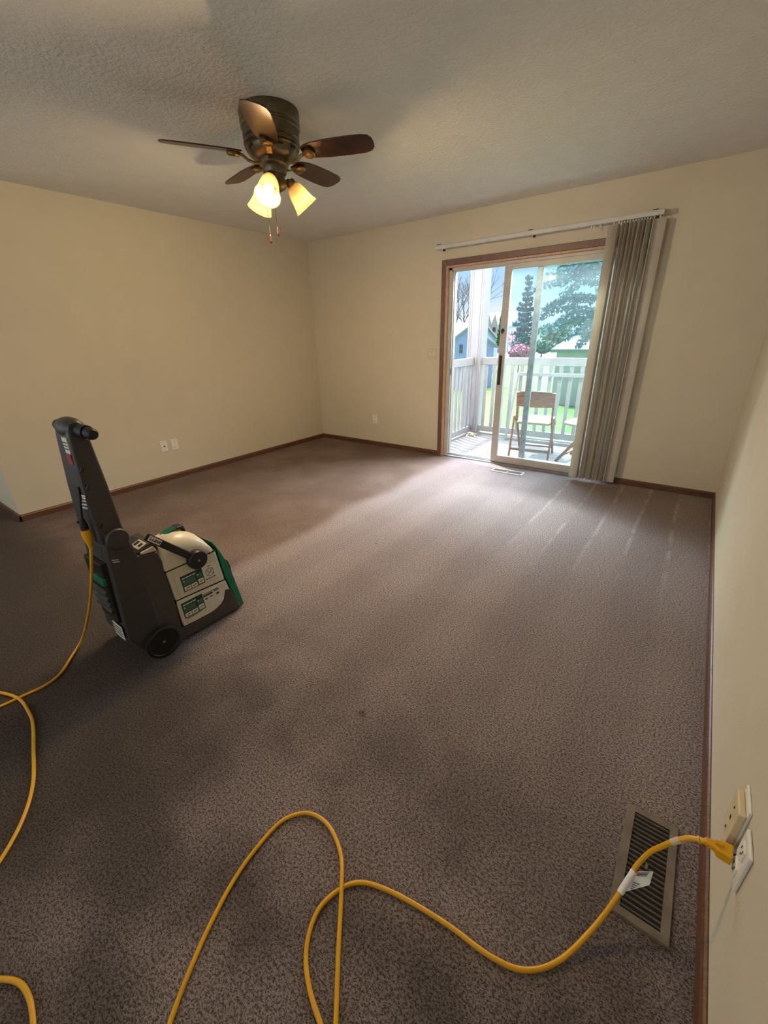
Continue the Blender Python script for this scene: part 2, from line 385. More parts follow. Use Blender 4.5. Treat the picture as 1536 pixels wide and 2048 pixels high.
bm = NB(); box(bm, 0, .12, FY, 0, 0, H); st('wall_right', bm, 'wall', 'near right wall lit by the patio door', 'wall', origin=(0, 0, 0))
bm = NB(); box(bm, FX-.1, FX, FY-.1, -LY+.12, 0, H); st('wall_far', bm, 'wall', 'wall at the far side of the open room beyond the left corner', 'wall', origin=(0, 0, 0))
bm = NB()
wins = [(-3.1, -1.3), (-7.1, -5.3)]; z0, z1 = .8, 2.1
xs = [FX, -7.1, -5.3, -3.1, -1.3, .12]
box(bm, FX, .12, FY-.1, FY, 0, z0); box(bm, FX, .12, FY-.1, FY, z1, H)
for a, b in ((FX, -7.1), (-5.3, -3.1), (-1.3, .12)): box(bm, a, b, FY-.1, FY, z0, z1)
st('wall_front', bm, 'wall', 'wall with two windows behind the viewer', 'wall', origin=(0, 0, 0))
for i, (a, b) in enumerate(wins):
    t = thing('window_%d' % (i+1), ((a+b)/2, FY, z0), ['right', 'left'][i]+' window in the wall behind the viewer', 'window', kind='structure')
    bm = NB()
    for q in ((a, a+.05, z0, z1), (b-.05, b, z0, z1), (a, b, z0, z0+.05), (a, b, z1-.05, z1), ((a+b)/2-.02, (a+b)/2+.02, z0, z1)): box(bm, q[0], q[1], FY-.02, FY+.02, q[2], q[3])
    build('window_frame', bm, 'vinyl_white', t)

BH, BT = .056, .013
def bprof(bm, a, b, n):
    """baseboard strip from a to b (xy) with thickness towards n"""
    a, b, n = Vector(a), Vector(b), Vector(n)
    pr = [(0, 0), (BT, 0), (BT, BH-.012), (BT-.005, BH-.004), (.003, BH), (0, BH)]
    A = [bm.verts.new((a.x+n.x*q[0], a.y+n.y*q[0], q[1])) for q in pr]; Bv = [bm.verts.new((b.x+n.x*q[0], b.y+n.y*q[0], q[1])) for q in pr]
    for i in range(len(pr)): j = (i+1) % len(pr); bm.faces.new((A[i], A[j], Bv[j], Bv[i]))
    bm.faces.new(A[::-1]); bm.faces.new(Bv)
for nm, segs, lab in (('baseboard_left', [((-W, -LY-BT, 0), (-W, 0, 0), (1, 0, 0))], 'brown wood baseboard along the left wall'),
                ('baseboard_back', [((-W, 0, 0), (DX0-.045, 0, 0), (0, -1, 0)), ((DX1+.045, 0, 0), (0, 0, 0), (0, -1, 0))], 'brown wood baseboard along the back wall either side of the door'),
                ('baseboard_right', [((0, FY, 0), (0, 0, 0), (-1, 0, 0))], 'brown wood baseboard along the near right wall'),
                ('baseboard_hall', [((FX, -LY, 0), (-W+BT, -LY, 0), (0, -1, 0))], 'brown wood baseboard past the outside corner at far left')):
    bm = NB()
    for a, b, n in segs: bprof(bm, Vector(a), Vector(b), Vector(n))
    st(nm, bm, 'wood_trim', lab, 'baseboard')

# ------------------------------------------------------------------ sliding patio door
d1 = thing('door_1', ((DX0+DX1)/2, 0, 0), 'sliding glass patio door standing partly open in the back wall', 'door', kind='structure')
bm = NB(); c = .048
prism(bm, [(DX0-c, 0), (DX0, 0), (DX0, DZ), (DX1, DZ), (DX1, 0), (DX1+c, 0), (DX1+c, DZ+c+.007), (DX0-c, DZ+c+.007)], -.016, 0, axis=1)
build('door_casing', bm, 'wood_casing', d1, bevel=.004)
bm = NB(); box(bm, DX0, DX0+.018, -.01, .05, 0, DZ); box(bm, DX1-.018, DX1, -.01, .05, 0, DZ); box(bm, DX0+.018, DX1-.018, -.01, .05, DZ-.018, DZ)
build('door_jamb', bm, 'wood_jamb', d1, bevel=.002, label='lighter stained wood jamb lining')
ix0, ix1, iz1 = DX0+.018, DX1-.018, DZ-.018
bm = NB()
box(bm, ix0, ix0+.035, .03, .15, 0, iz1); box(bm, ix1-.035, ix1, .03, .15, 0, iz1); box(bm, ix0, ix1, .03, .15, iz1-.025, iz1)
box(bm, ix0+.035, ix0+.047, .04, .052, .03, iz1-.02); box(bm, ix0+.035, ix0+.043, .085, .095, .03, iz1-.02)
box(bm, ix0+.035, ix1-.035, .04, .046, iz1-.04, iz1-.02)
build('door_frame', bm, 'vinyl_white', d1, bevel=.002)
bm = NB(); box(bm, ix0, ix1, .012, .16, -.005, .012); box(bm, ix0+.03, ix1-.03, .050, .056, .012, .022); box(bm, ix0+.03, ix1-.03, .095, .101, .012, .022)
build('door_threshold', bm, 'alum', d1)
def panel(name, x0, x1, y0, y1, sl, sr, zb0, zb1, zt0, zt1, m, lab=None):
    bm = NB(); box(bm, x0, x0+sl, y0, y1, zb0, zt1); box(bm, x1-sr, x1, y0, y1, zb0, zt1)
    box(bm, x0+sl, x1-sr, y0, y1, zb0, zb1); box(bm, x0+sl, x1-sr, y0, y1, zt0, zt1)
    p = build(name, bm, m, d1, bevel=.002, label=lab)
    B1('glass', (x0+sl-.005, x1-sr+.005, (y0+y1)/2-.003, (y0+y1)/2+.003, zb1-.005, zt0+.005), 'glass', p)
    return p
sp = panel('sliding_panel', -2.047, -1.105, .035, .075, .068, .066, .020, .092, 1.905, 1.952, 'vinyl_white')
fp = panel('fixed_panel', -1.752, ix1-.036, .095, .13, .055, .06, .020, .085, 1.905, 1.952, 'alum', 'outer fixed panel with stile coloured grey for its shade')  # grey finish carries the shade that falls on this outer panel
bm = NB(); box(bm, -2.028, -2.006, .012, .035, .85, 1.14); h = build('door_handle', bm, 'dark_metal', sp, bevel=.004, label='dark pull handle strip')
bm = NB(); lathe(bm, [(0, 0), (.017, 0), (.017, .006), (.008, .008), (0, .008)], (-2.02, .035, 1.375), (0, -1, 0), 20); box(bm, -2.026, -2.014, .015, .03, 1.345, 1.385)
build('door_latch', bm, 'dark_metal', sp, label='round dark thumb latch')
B1('strike_plate', (ix0+.047, ix0+.049, .04, .052, .93, 1.0), 'dark_metal', d1)

# ------------------------------------------------------------------ vertical blind
vb = thing('vertical_blind', (-1.77, -.09, 2.13), 'grey vertical blind with its slats drawn to the right of the patio door', 'blind')
bm = NB(); prism(bm, [(-.115, 2.135), (-.065, 2.135), (-.065, 2.163), (-.070, 2.172), (-.110, 2.172), (-.115, 2.163)], -2.742, -.79, axis=0)
build('headrail', bm, 'headrail', vb, bevel=.002)
for x in (-2.70, -1.79, -.85):
    bm = NB(); box(bm, x-.018, x+.018, -.105, .0, 2.172, 2.178); box(bm, x-.018, x+.018, -.006, 0, 2.13, 2.178); build('bracket', bm, 'dark_metal', vb)
for x in (-2.665, -1.77, -1.29, -1.27, -1.225):
    bm = NB(); tube(bm, [(x, -.09, 2.136), (x, -.09, 2.118)], .004, 8); box(bm, x-.002, x+.002, -.096, -.084, 2.10, 2.12); build('carrier_clip', bm, 'white_plastic', vb)
def slat(cx, ang, w=.089, crown=.006):
    """slat hanging at cx; ang = rotation of its face from facing the room (0) to edge-on (90)"""
    bm = NB(); a = math.radians(ang); u = Vector((math.cos(a), math.sin(a), 0)); n = Vector((-math.sin(a), math.cos(a), 0)); rows = []
    for side in (0, .0011):
        for z in (.028, 2.118):
            rows.append([bm.verts.new(Vector((cx, -.09, z))+u*(w*(t-.5))-n*(crown*(1-(2*t-1)**2)-side)) for t in [k/6 for k in range(7)]])
    f0, f1, g0, g1 = rows
    for k in range(6):
        bm.faces.new((f0[k], f0[k+1], f1[k+1], f1[k])); bm.faces.new((g0[k+1], g0[k], g1[k], g1[k+1]))
        bm.faces.new((f0[k+1], f0[k], g0[k], g0[k+1])); bm.faces.new((f1[k], f1[k+1], g1[k+1], g1[k]))
    bm.faces.new((f0[0], f1[0], g1[0], g0[0])); bm.faces.new((f0[6], g0[6], g1[6], f1[6]))
    s = build('slat', bm, 'slat', vb, smooth='auto')
    bm = NB(); box(bm, cx-.003, cx+.003, -.094, -.086, 2.118, 2.137); build('slat_hook', bm, 'white_plastic', s)
slat(-1.125, 35)
nsl = 12
for k in range(nsl):
    x = -1.09+k*(.215/(nsl-1)); slat(x, 88+(22 if k % 3 == 1 else -14 if k % 3 == 2 else 4)+random.uniform(-8, 8), crown=.009)
slat(-.850, 96); slat(-.812, 12)

# ------------------------------------------------------------------ wall plates
def duplex(name, c, n, side, label, cat='outlet', horizontal=False, grp=None):
    """duplex outlet: centre c on the wall, n = out of wall, side = along wall"""
    c, n, s = Vector(c), Vector(n), Vector(side); z = Vector((0, 0, 1))
    t = thing(name, c, label, cat, grp)
    bm = NB(); obox(bm, c+n*.004, s, z, n, .072, .117, .008); build('cover_plate', bm, 'white_plastic', t, bevel=.004)
    for dz in (.027, -.027):
        bm = NB(); pr = []
        obox(bm, c+n*.009+z*dz, s, z, n, .033, .03, .004); r = build('receptacle_face', bm, 'white_plastic', t, bevel=.006)
        bm = NB(); obox(bm, c+n*.0113+z*(dz+.003)-s*.007, s, z, n, .0025, .009, .001); obox(bm, c+n*.0113+z*(dz+.003)+s*.007, s, z, n, .0025, .007, .001)
        tube(bm, [c+n*.0108+z*(dz-.009), c+n*.0118+z*(dz-.009)], .0028, 10); build('slots', bm, 'slot', r)
    bm = NB(); tube(bm, [c+n*.008, c+n*.0095], .003, 10); build('screw', bm, 'white_plastic', t)
    return t
duplex('wall_outlet', (-W, -2.203, .357), (1, 0, 0), (0, 1, 0), 'white duplex outlet low on the left wall beside the cable plate')
duplex('wall_outlet', (-3.652, 0, .350), (0, -1, 0), (1, 0, 0), 'small duplex outlet low on the back wall left of the patio door')
duplex('wall_outlet', (0, -3.477, .317), (-1, 0, 0), (0, 1, 0), 'white duplex outlet on the near right wall with the yellow plug in it')
t = thing('cable_plate', (-W, -2.315, .360), 'white wall plate with one dark cable jack on the left wall', 'wall plate')
c = Vector((-W, -2.315, .360))
bm = NB(); obox(bm, c+Vector((.004, 0, 0)), (0, 1, 0), (0, 0, 1), (1, 0, 0), .072, .117, .008); build('cover_plate', bm, 'white_plastic', t, bevel=.004)
bm = NB(); tube(bm, [c+Vector((.007, 0, 0)), c+Vector((.014, 0, 0))], .0065, 14); build('cable_jack', bm, 'slot', t)
for dz in (.042, -.042):
    bm = NB(); tube(bm, [c+Vector((.007, 0, dz)), c+Vector((.0095, 0, dz))], .0028, 10); build('screw', bm, 'alum', t)
t = thing('light_switch', (-2.809, 0, 1.152), 'cream double light switch on the back wall left of the door casing', 'light switch')
bm = NB(); box(bm, -2.865, -2.753, -.007, 0, 1.093, 1.210); build('switch_plate', bm, M['almond'], t, bevel=.003)
for x in (-2.832, -2.786):
    bm = NB(); prism(bm, [(-.007, 1.14), (-.007, 1.164), (-.017, 1.166), (-.013, 1.150)], x-.005, x+.005); build('toggle', bm, 'white_plastic', t)
# double plate: white plate behind a beige plate with a slot
t = thing('phone_plate', (0, -3.376, .31), 'beige slotted plate standing off the near right wall beside the outlet', 'wall plate')
bm = NB(); box(bm, -.006, 0, -3.412, -3.334, .262, .385); build('backing_plate', bm, 'white_plastic', t, bevel=.002, label='white plate behind')
bm = NB(); box(bm, -.020, -.006, -3.414, -3.340, .253, .368); bp_ = build('front_plate', bm, 'beige_plastic', t, bevel=.003)
bm = NB(); box(bm, -.0206, -.0195, -3.381, -3.373, .304, .316); build('slot', bm, 'slot', bp_)
for z in (.344, .276):
    bm = NB(); tube(bm, [(-.0195, -3.377, z), (-.0215, -3.377, z)], .003, 10); build('screw', bm, 'dark_metal', bp_)
# far thin plate seen edge-on in the corner
B1('cover_plate', (-.004, 0, -.62, -.55, .30, .41), 'wall', bevel=.001, label='thin painted plate seen edge-on on the right wall near the back corner', cat='wall plate')

# ------------------------------------------------------------------ floor registers
def register(name, x0, x1, y0, y1, long_axis, n, m, label, fw=.02):
    t = thing(name, ((x0+x1)/2, (y0+y1)/2, 0), label, 'floor vent')
    bm = NB(); zt = .007
    pr = [(x0, y0), (x1, y0), (x1, y1), (x0, y1)]; qi = [(x0+fw, y0+fw), (x1-fw, y0+fw), (x1-fw, y1-fw), (x0+fw, y1-fw)]
    vs = {}
    for nm, pts, z in (('ob', pr, .001), ('ot', [(x+(.003 if x == x0 else -.003), y+(.003 if y == y0 else -.003)) for x, y in pr], zt), ('it', qi, zt), ('ib', qi, -.03)):
        vs[nm] = [bm.verts.new((a, b, z)) for a, b in pts]
    for a, b in (('ob', 'ot'), ('ot', 'it'), ('it', 'ib')):
        for i in range(4): j = (i+1) % 4; bm.faces.new((vs[a][i], vs[a][j], vs[b][j], vs[b][i]))
    build('vent_frame', bm, m, t)
    B1('duct_dark', (x0+fw+.001, x1-fw-.001, y0+fw+.001, y1-fw-.001, .0008, .0012), 'slot', t)  # flat black sheet standing for the shade down the duct
    a0, a1 = (y0+fw, y1-fw) if long_axis == 'y' else (x0+fw, x1-fw)
    for k in range(n):
        c = a0+(k+.5)*(a1-a0)/n; bm = NB()
        if long_axis == 'y': obox(bm, ((x0+x1)/2, c, .0035), (1, 0, 0), (0, .25, 1), (0, 1, -.25), x1-x0-2*fw, .006, .0014)
        else: obox(bm, (c, (y0+y1)/2, .0035), (0, 1, 0), (.25, 0, 1), (1, 0, -.25), y1-y0-2*fw, .006, .0014)
        build('louver', bm, m, t)
    bm = NB()
    if long_axis == 'y': box(bm, (x0+x1)/2-.003, (x0+x1)/2+.003, (y0+y1)/2-.012, (y0+y1)/2+.002, .004, .011)
    else: box(bm, (x0+x1)/2-.006, (x0+x1)/2+.006, (y0+y1)/2-.02, (y0+y1)/2+.02, .0045, .006)
    build('damper_lever', bm, m, t)
register('floor_register', -.195, -.062, -3.548, -3.226, 'y', 20, 'reg', 'brown metal floor vent near the right wall below the outlets', .022)
register('floor_register', -1.915, -1.578, -.268, -.155, 'x', 22, 'reg2', 'small floor vent in front of the patio door', .018)

# ------------------------------------------------------------------ ceiling fan
FC = Vector((-2.40, -2.425, 0))
fan = thing('ceiling_fan', (FC.x, FC.y, H), 'bronze five blade hugger ceiling fan with three lit glass shades', 'ceiling fan')
def fz(z): return Vector((FC.x, FC.y, z))
bm = NB(); lathe(bm, [(.0, 2.44), (.150, 2.44), (.154, 2.425), (.153, 2.385), (.146, 2.380), (.145, 2.374), (.152, 2.368), (.152, 2.362), (.144, 2.357), (.146, 2.320), (.138, 2.313), (.138, 2.308), (.146, 2.303), (.146, 2.297), (.137, 2.292), (.143, 2.286), (.134, 2.281), (.130, 2.262), (.112, 2.244), (.085, 2.236), (.0, 2.236)], (FC.x, FC.y, 0), seg=56)
hs = build('motor_housing', bm, 'bronze', fan, smooth='auto')
for k in range(10):
    a = 2*PI*k/10+.2; u = Vector((math.cos(a), math.sin(a), 0)); s = Vector((-u.y, u.x, 0)); bm = NB()
    obox(bm, fz(2.272)+u*.1325, s, Vector((0, 0, 1))+u*.15, u, .034, .010, .004); build('vent_slot', bm, 'slot', hs)
bm = NB(); lathe(bm, [(0, 2.24), (.078, 2.24), (.080, 2.232), (.078, 2.214), (.070, 2.208), (.062, 2.205), (.062, 2.178), (.056, 2.17), (.050, 2.168), (.050, 2.150), (.058, 2.146), (.060, 2.128), (.050, 2.112), (.028, 2.100), (.010, 2.094), (0, 2.094)], (FC.x, FC.y, 0), seg=40)
build('switch_housing', bm, 'bronze', fan, smooth='auto')
pitch = math.radians(13)
for k in range(5):
    a = math.radians(23.5+72*k); u = Vector((math.cos(a), math.sin(a), 0)); t_ = Vector((-u.y, u.x, 0)); zz = Vector((0, 0, 1))
    n = (zz*math.cos(pitch)+t_*math.sin(pitch)).normalized(); w = (t_*math.cos(pitch)-zz*math.sin(pitch)).normalized()
    bc = fz(2.258)
    outl = []
    prof = [(.165, .030), (.19, .046), (.23, .058), (.30, .066), (.42, .069), (.50, .066), (.535, .055), (.552, .030)]
    outl = [(r, h) for r, h in prof]+[(.555, 0)]+[(r, -h) for r, h in prof[::-1]]
    bm = NB(); top = [bm.verts.new(bc+u*r+w*h+n*.003) for r, h in outl]; bot = [bm.verts.new(bc+u*r+w*h-n*.003) for r, h in outl]
    bm.faces.new(top); bm.faces.new(bot[::-1])
    for i in range(len(outl)): j = (i+1) % len(outl); bm.faces.new((top[i], bot[i], bot[j], top[j]))
    build('fan_blade', bm, 'blade', fan, bevel=.0015)
    bm = NB(); m_ = [(.070, 2.222), (.105, 2.216), (.135, 2.224), (.16, 2.242), (.185, 2.250)]
    for (r0, h0), (r1, h1) in zip(m_, m_[1:]): bar(bm, fz(h0)+u*r0, fz(h1)+u*r1, .026, .006, up=(0, 0, 1))
    lathe(bm, [(0, .004), (.030, .004), (.034, -.002), (.034, -.014), (.026, -.020), (.022, -.018), (.018, -.0205), (0, -.0205)], bc+u*.205-n*.004, n, seg=28)
    build('blade_bracket', bm, 'brass', fan, smooth='auto')
for k, adeg in enumerate((-60, 60, 180)):
    a = math.radians(adeg); u = Vector((math.cos(a), math.sin(a), 0)); ax = (u*.78+Vector((0, 0, -1))).normalized()
    o = fz(2.150)+u*.075
    bm = NB(); tube(bm, catmull([fz(2.135)+u*.045, fz(2.150)+u*.062, fz(2.153)+u*.073, o+ax*.012], 5), .009, 10)
    lathe(bm, [(.0, -.004), (.022, -.004), (.026, .004), (.027, .026), (.024, .030), (0, .03)], o, ax, 24)
    build('lamp_arm', bm, 'brass', fan, smooth='auto')
    bm = NB(); prof = [(.026, .018), (.034, .026), (.044, .045), (.050, .070), (.054, .095), (.060, .120), (.069, .142)]
    inner = [(r-.003, h-.0005) for r, h in prof[::-1]]
    lathe(bm, prof+inner, o, ax, 36); sh = build('lamp_shade', bm, 'shade', fan, smooth=True)
    bm = NB(); lathe(bm, [(0, .028), (.012, .03), (.014, .048), (.022, .064), (.027, .082), (.024, .098), (.013, .109), (0, .112)], o, ax, 20); build('bulb', bm, 'bulb', sh, smooth=True)
    ld = bpy.data.lights.new('bulb_light', 'POINT'); ld.energy = 44; ld.color = (1.0, .72, .40); ld.shadow_soft_size = .028
    lo = bpy.data.objects.new('bulb_light', ld); COL.objects.link(lo); lo.location = o+ax*.118
right = Vector((RM[0][0], RM[1][0], 0)).normalized()
for off, zt, zb in ((-.052, 2.12, 1.895), (-.008, 2.10, 1.93)):
    p = fz(0)+right*off+Vector((.02, -.03, 0)); bm = NB(); tube(bm, [p+Vector((0, 0, zt)), p+Vector((0, 0, zb))], .0016, 6)
    pc = build('pull_chain', bm, 'bronze', fan)
    bm = NB(); lathe(bm, [(0, 0), (.004, -.002), (.005, -.01), (.0065, -.03), (.006, -.042), (0, -.044)], p+Vector((0, 0, zb)), (0, 0, 1), 14); build('chain_pull', bm, 'blade', pc, smooth=True)

# ------------------------------------------------------------------ carpet cleaner
CX0, CX1 = -2.06, -2.36
cl = thing('carpet_cleaner', (-2.21, -3.55, 0), 'upright grey green and cream carpet cleaning machine standing on the carpet', 'carpet cleaner')
ZL = .0
base = [(-3.80, .075), (-3.79, .45), (-3.735, .52), (-3.715, .520), (-3.640, .505), (-3.628, .45), (-3.632, .402), (-3.621, .229), (-3.621, .079), (-3.560, .074), (-3.466, .071), (-3.430, .078), (-3.400, .090), (-3.381, .110), (-3.366, .155), (-3.335, .150), (-3.312, .05), (-3.295, .012), (-3.64, .012), (-3.70, .03)]
bm = NB(); prism(bm, base, CX0, CX1); body = build('body', bm, 'dgrey2', cl, bevel=.006)
core = [(-3.70, .06), (-3.70, .47), (-3.60, .44), (-3.56, .44), (-3.47, .44), (-3.42, .39), (-3.36, .15), (-3.36, .06)]
bm = NB(); prism(bm, core, CX0-.012, CX1+.03); build('inner_tank', bm, 'ink', cl)
top_t = [(-3.627, .405), (-3.632, .470), (-3.630, .512), (-3.615, .545), (-3.590, .566), (-3.555, .579), (-3.519, .580), (-3.487, .570), (-3.455, .550), (-3.428, .520), (-3.404, .478), (-3.385, .430), (-3.377, .391)]
bm = NB(); lids = []
for x, top, ins in ((-2.061, .440, .012), (-2.0625, .470, .006), (-2.068, .494, .0), (-2.080, .512, 0), (-2.100, .527, 0), (-2.130, .536, 0), (-2.165, .532, 0), (-2.205, .520, 0), (-2.245, .502, 0), (-2.285, .478, 0), (-2.320, .445, .004), (-2.345, .420, .01)):
    f = (top-.395)/(.580-.395); lids.append([bm.verts.new((x, y+(ins if y < -3.5 else -ins)-.012*(1-f), .395+max(0, z-.395)*f)) for y, z in top_t])
for a, b in zip(lids, lids[1:]):
    n_ = len(a)
    for i in range(n_): j = (i+1) % n_; bm.faces.new((a[i], a[j], b[j], b[i]))
bm.faces.new(lids[0][::-1]); bm.faces.new(lids[-1]); build('tank_lid', bm, 'cream', cl, smooth='auto')
bm = NB(); box(bm, CX1+.02, CX0+.0012, -3.628, -3.376, .3925, .3975); build('tank_seam', bm, 'ink', cl)
bm = NB(); box(bm, CX1+.02, CX0-.001, -3.617, -3.357, .211, .234); build('tank_seam', bm, 'ink', cl)
mid_t = [(-3.627, .393), (-3.617, .232), (-3.357, .216), (-3.366, .285), (-3.377, .391)]
bm = NB(); prism(bm, mid_t, CX0, CX1); build('upper_tank', bm, 'cream', cl, bevel=.006)
low_t = [(-3.617, .229), (-3.612, .084), (-3.560, .079), (-3.468, .076), (-3.432, .083), (-3.404, .094), (-3.385, .113), (-3.369, .158), (-3.345, .153), (-3.357, .211)]
bm = NB(); prism(bm, low_t, CX0+.003, CX1-.003); build('lower_tank', bm, 'cream', cl, bevel=.004)
grn = [(-3.380, .440), (-3.366, .395), (-3.358, .300), (-3.350, .23), (-3.335, .16), (-3.305, .012), (-3.272, .012), (-3.285, .10), (-3.302, .200), (-3.325, .300), (-3.350, .38)]
bm = NB(); prism(bm, grn, CX0-.006, CX1+.006); build('front_cover', bm, 'green', cl, bevel=.006, label='green front nozzle cover')
bm = NB(); prism(bm, [(-3.312, .275), (-3.293, .165), (-3.285, .165), (-3.290, .25), (-3.30, .29)], -2.10, -2.32); build('front_latch', bm, 'black', cl, bevel=.004, label='black latch on the green front')
# recessed label field on the upper tank
bm = NB(); prism(bm, [(-3.600, .362), (-3.594, .248), (-3.366, .243), (-3.382, .352)], CX0, CX0+.003); build('raised_panel', bm, 'cream', cl, bevel=.0025)
def quad_on(u0, v0, w, h, ang=None, x=CX0+.0035, th=.001):
    """rectangle on the side of the machine: lower rear corner (y,z), along-the-body width and height"""
    a = math.radians(0 if ang is None else ang); e = Vector((0, math.cos(a), math.sin(a))); n = Vector((0, -.06, 1)).normalized()
    return e, n, Vector((x, u0, v0))
def rect(bm, org, e, n, s0, s1, t0, t1, th=.0008):
    P = [org+e*s0+n*t0, org+e*s1+n*t0, org+e*s1+n*t1, org+e*s0+n*t1]
    a = [bm.verts.new(p) for p in P]; b = [bm.verts.new(p+Vector((th, 0, 0))) for p in P]
    bm.faces.new(a[::-1]); bm.faces.new(b)
    for i in range(4): j = (i+1) % 4; bm.faces.new((a[i], a[j], b[j], b[i]))
def side_label(y, z, x, wg, hg, ww, lower):
    e, n, o = quad_on(y, z, 0, 0, x=x)
    bm = NB(); rect(bm, o, e, n, 0, wg+ww, -.008 if lower else 0, hg)
    lb = build('instruction_label', bm, 'label_white', cl)
    bm = NB(); rect(bm, o+Vector((.0007, 0, 0)), e, n, 0, wg, 0, hg); build('label_panel', bm, 'dgreen', lb)
    bm = NB()
    for s0, s1, t0, t1 in ((.04, .34, .05, .30), (.37, .65, .05, .30), (.71, .96, .07, .38)): rect(bm, o+Vector((.0014, 0, 0)), e, n, s0*wg, s1*wg, t0*hg, t1*hg)
    build('label_pictures', bm, 'label_white', lb)
    bm = NB(); rect(bm, o+Vector((.0014, 0, 0)), e, n, .05*wg, .62*wg, .36*hg, .72*hg); rect(bm, o+Vector((.0014, 0, 0)), e, n, .70*wg, .95*wg, .46*hg, .74*hg); build('label_text_block', bm, 'label_mid', lb)
    bm = NB(); s = .06
    for wd in (.12, .16, .10, .14): rect(bm, o+Vector((.0014, 0, 0)), e, n, s*wg, (s+wd)*wg, .80*hg, .87*hg); s += wd+.03
    rect(bm, o+Vector((.0021, 0, 0)), e, n, .08*wg, .13*wg, .62*hg, .70*hg); rect(bm, o+Vector((.0021, 0, 0)), e, n, .72*wg, .77*wg, .64*hg, .71*hg)
    build('label_heading', bm, 'label_white', lb)
    bm = NB(); q = o+Vector((.0021, 0, 0))
    for cs, ct in ((.19, .17), (.51, .17), (.84, .22)):
        rect(bm, q, e, n, (cs-.06)*wg, (cs-.02)*wg, (ct-.05)*hg, (ct+.02)*hg); rect(bm, q, e, n, (cs+.0)*wg, (cs+.07)*wg, (ct)*hg, (ct+.05)*hg)
    if not lower:
        # struck-through circle and a printed line
        pb = bm; bm = NB()
        cc = q+e*(wg+ww*.48)+n*hg*.50-Vector((.0007, 0, 0)); R_ = .021
        for k in range(24):
            a0, a1 = 2*PI*k/24, 2*PI*(k+1)/24
            bar(bm, cc+e*R_*math.cos(a0)+n*R_*math.sin(a0), cc+e*R_*math.cos(a1)+n*R_*math.sin(a1), .0012, .0012, up=(1, 0, 0))
        for sg in (-1, 1): bar(bm, cc-e*R_*.9-n*R_*.8*sg, cc+e*R_*.9+n*R_*.8*sg, .0012, .0012, up=(1, 0, 0))
        build('label_symbol', bm, 'ink', lb); bm = pb
        q2 = q-Vector((.0007, 0, 0)); s = wg+.006
        for wd in (.010, .012, .009, .013): rect(bm, q2, e, n, s, s+wd, .10*hg, .15*hg); s += wd+.003
        rect(bm, q2, e, n, wg+ww*.38, wg+ww*.62, .88*hg, .91*hg)
    else:
        q2 = q-Vector((.0007, 0, 0))
        for t0, a, b in ((.72, .02, .85), (.64, .02, .5), (.60, .02, .55), (.56, .02, .55), (.66, .62, .9), (.60, .62, .9)):
            rect(bm, q2, e, n, wg+ww*a, wg+ww*b, t0*hg+.012, t0*hg+.0145)
        for a, b, c0, c1 in ((.08, .22, .30, .42), (.34, .5, .34, .44), (.70, .85, .30, .46)): rect(bm, q2, e, n, wg+ww*a, wg+ww*b, c0*hg+.016, c1*hg+.012)
        for t0, a in ((-.0035, .82), (-.0065, .62)): rect(bm, q2, e, n, .01, wg*a, t0, t0+.0015)
    build('label_print', bm, 'ink', lb)
side_label(-3.571, .257, CX0+.0032, .109, .086, .074, False)
side_label(-3.597, .121, CX0+.0032, .109, .087, .100, True)
# carrying handle bail with round pivot
K = Vector((CX0+.012, -3.482, .398))
bm = NB(); lathe(bm, [(0, -.02), (.046, -.02), (.047, .012), (.043, .018), (0, .019)], K, (1, 0, 0), 36); build('pivot_knob', bm, 'black', cl, smooth='auto')
bm = NB(); lathe(bm, [(0, .018), (.005, .018), (.005, .0205), (0, .021)], K, (1, 0, 0), 12); build('pivot_screw', bm, 'alum', cl)
bm = NB(); P0 = K+Vector((.0, -.01, .012)); P1 = Vector((CX0+.004, -3.668, .593)); bar(bm, P0, P1, .034, .018, up=(1, 0, 0))
bl = build('tank_bail', bm, 'black', cl, bevel=.005, label='black swing handle over the tank')
bm = NB(); d = (P1-P0).normalized(); nn = Vector((0, -d.z, d.y)); q = P1-d*.066+Vector((.0095, 0, 0))
rect(bm, q, d, nn, 0, .060, -.012, .012); ls = build('lever_sticker', bm, 'label_white', bl)
bm = NB(); q = q+Vector((.0008, 0, 0))
for s0, s1, t0, t1 in ((.004, .009, -.006, .006), (.012, .018, -.004, .005), (.020, .030, -.005, -.001), (.022, .034, .001, .006), (.037, .041, -.003, .007), (.046, .053, .000, .006), (.048, .054, -.007, -.004)): rect(bm, q, d, nn, s0, s1, t0, t1)
build('sticker_print', bm, 'ink', ls)
# green carry grip on the lid
bm = NB(); gp = catmull([(-2.16, -3.585, .500), (-2.16, -3.555, .527), (-2.16, -3.52, .540), (-2.16, -3.49, .541)], 5)
for a, b in zip(gp, gp[1:]): bar(bm, a, b, .045, .012, up=(0, 0, 1))
build('lid_grip', bm, 'green', cl, bevel=.003, label='green carry grip on the lid')
bm = NB(); bar(bm, (-2.16, -3.500, .542), (-2.16, -3.466, .540), .050, .015); bar(bm, (-2.16, -3.470, .540), (-2.16, -3.464, .515), .050, .010, up=(0, 1, 0)); build('grip_end', bm, 'black', cl, bevel=.004, label='black end of the carry grip')
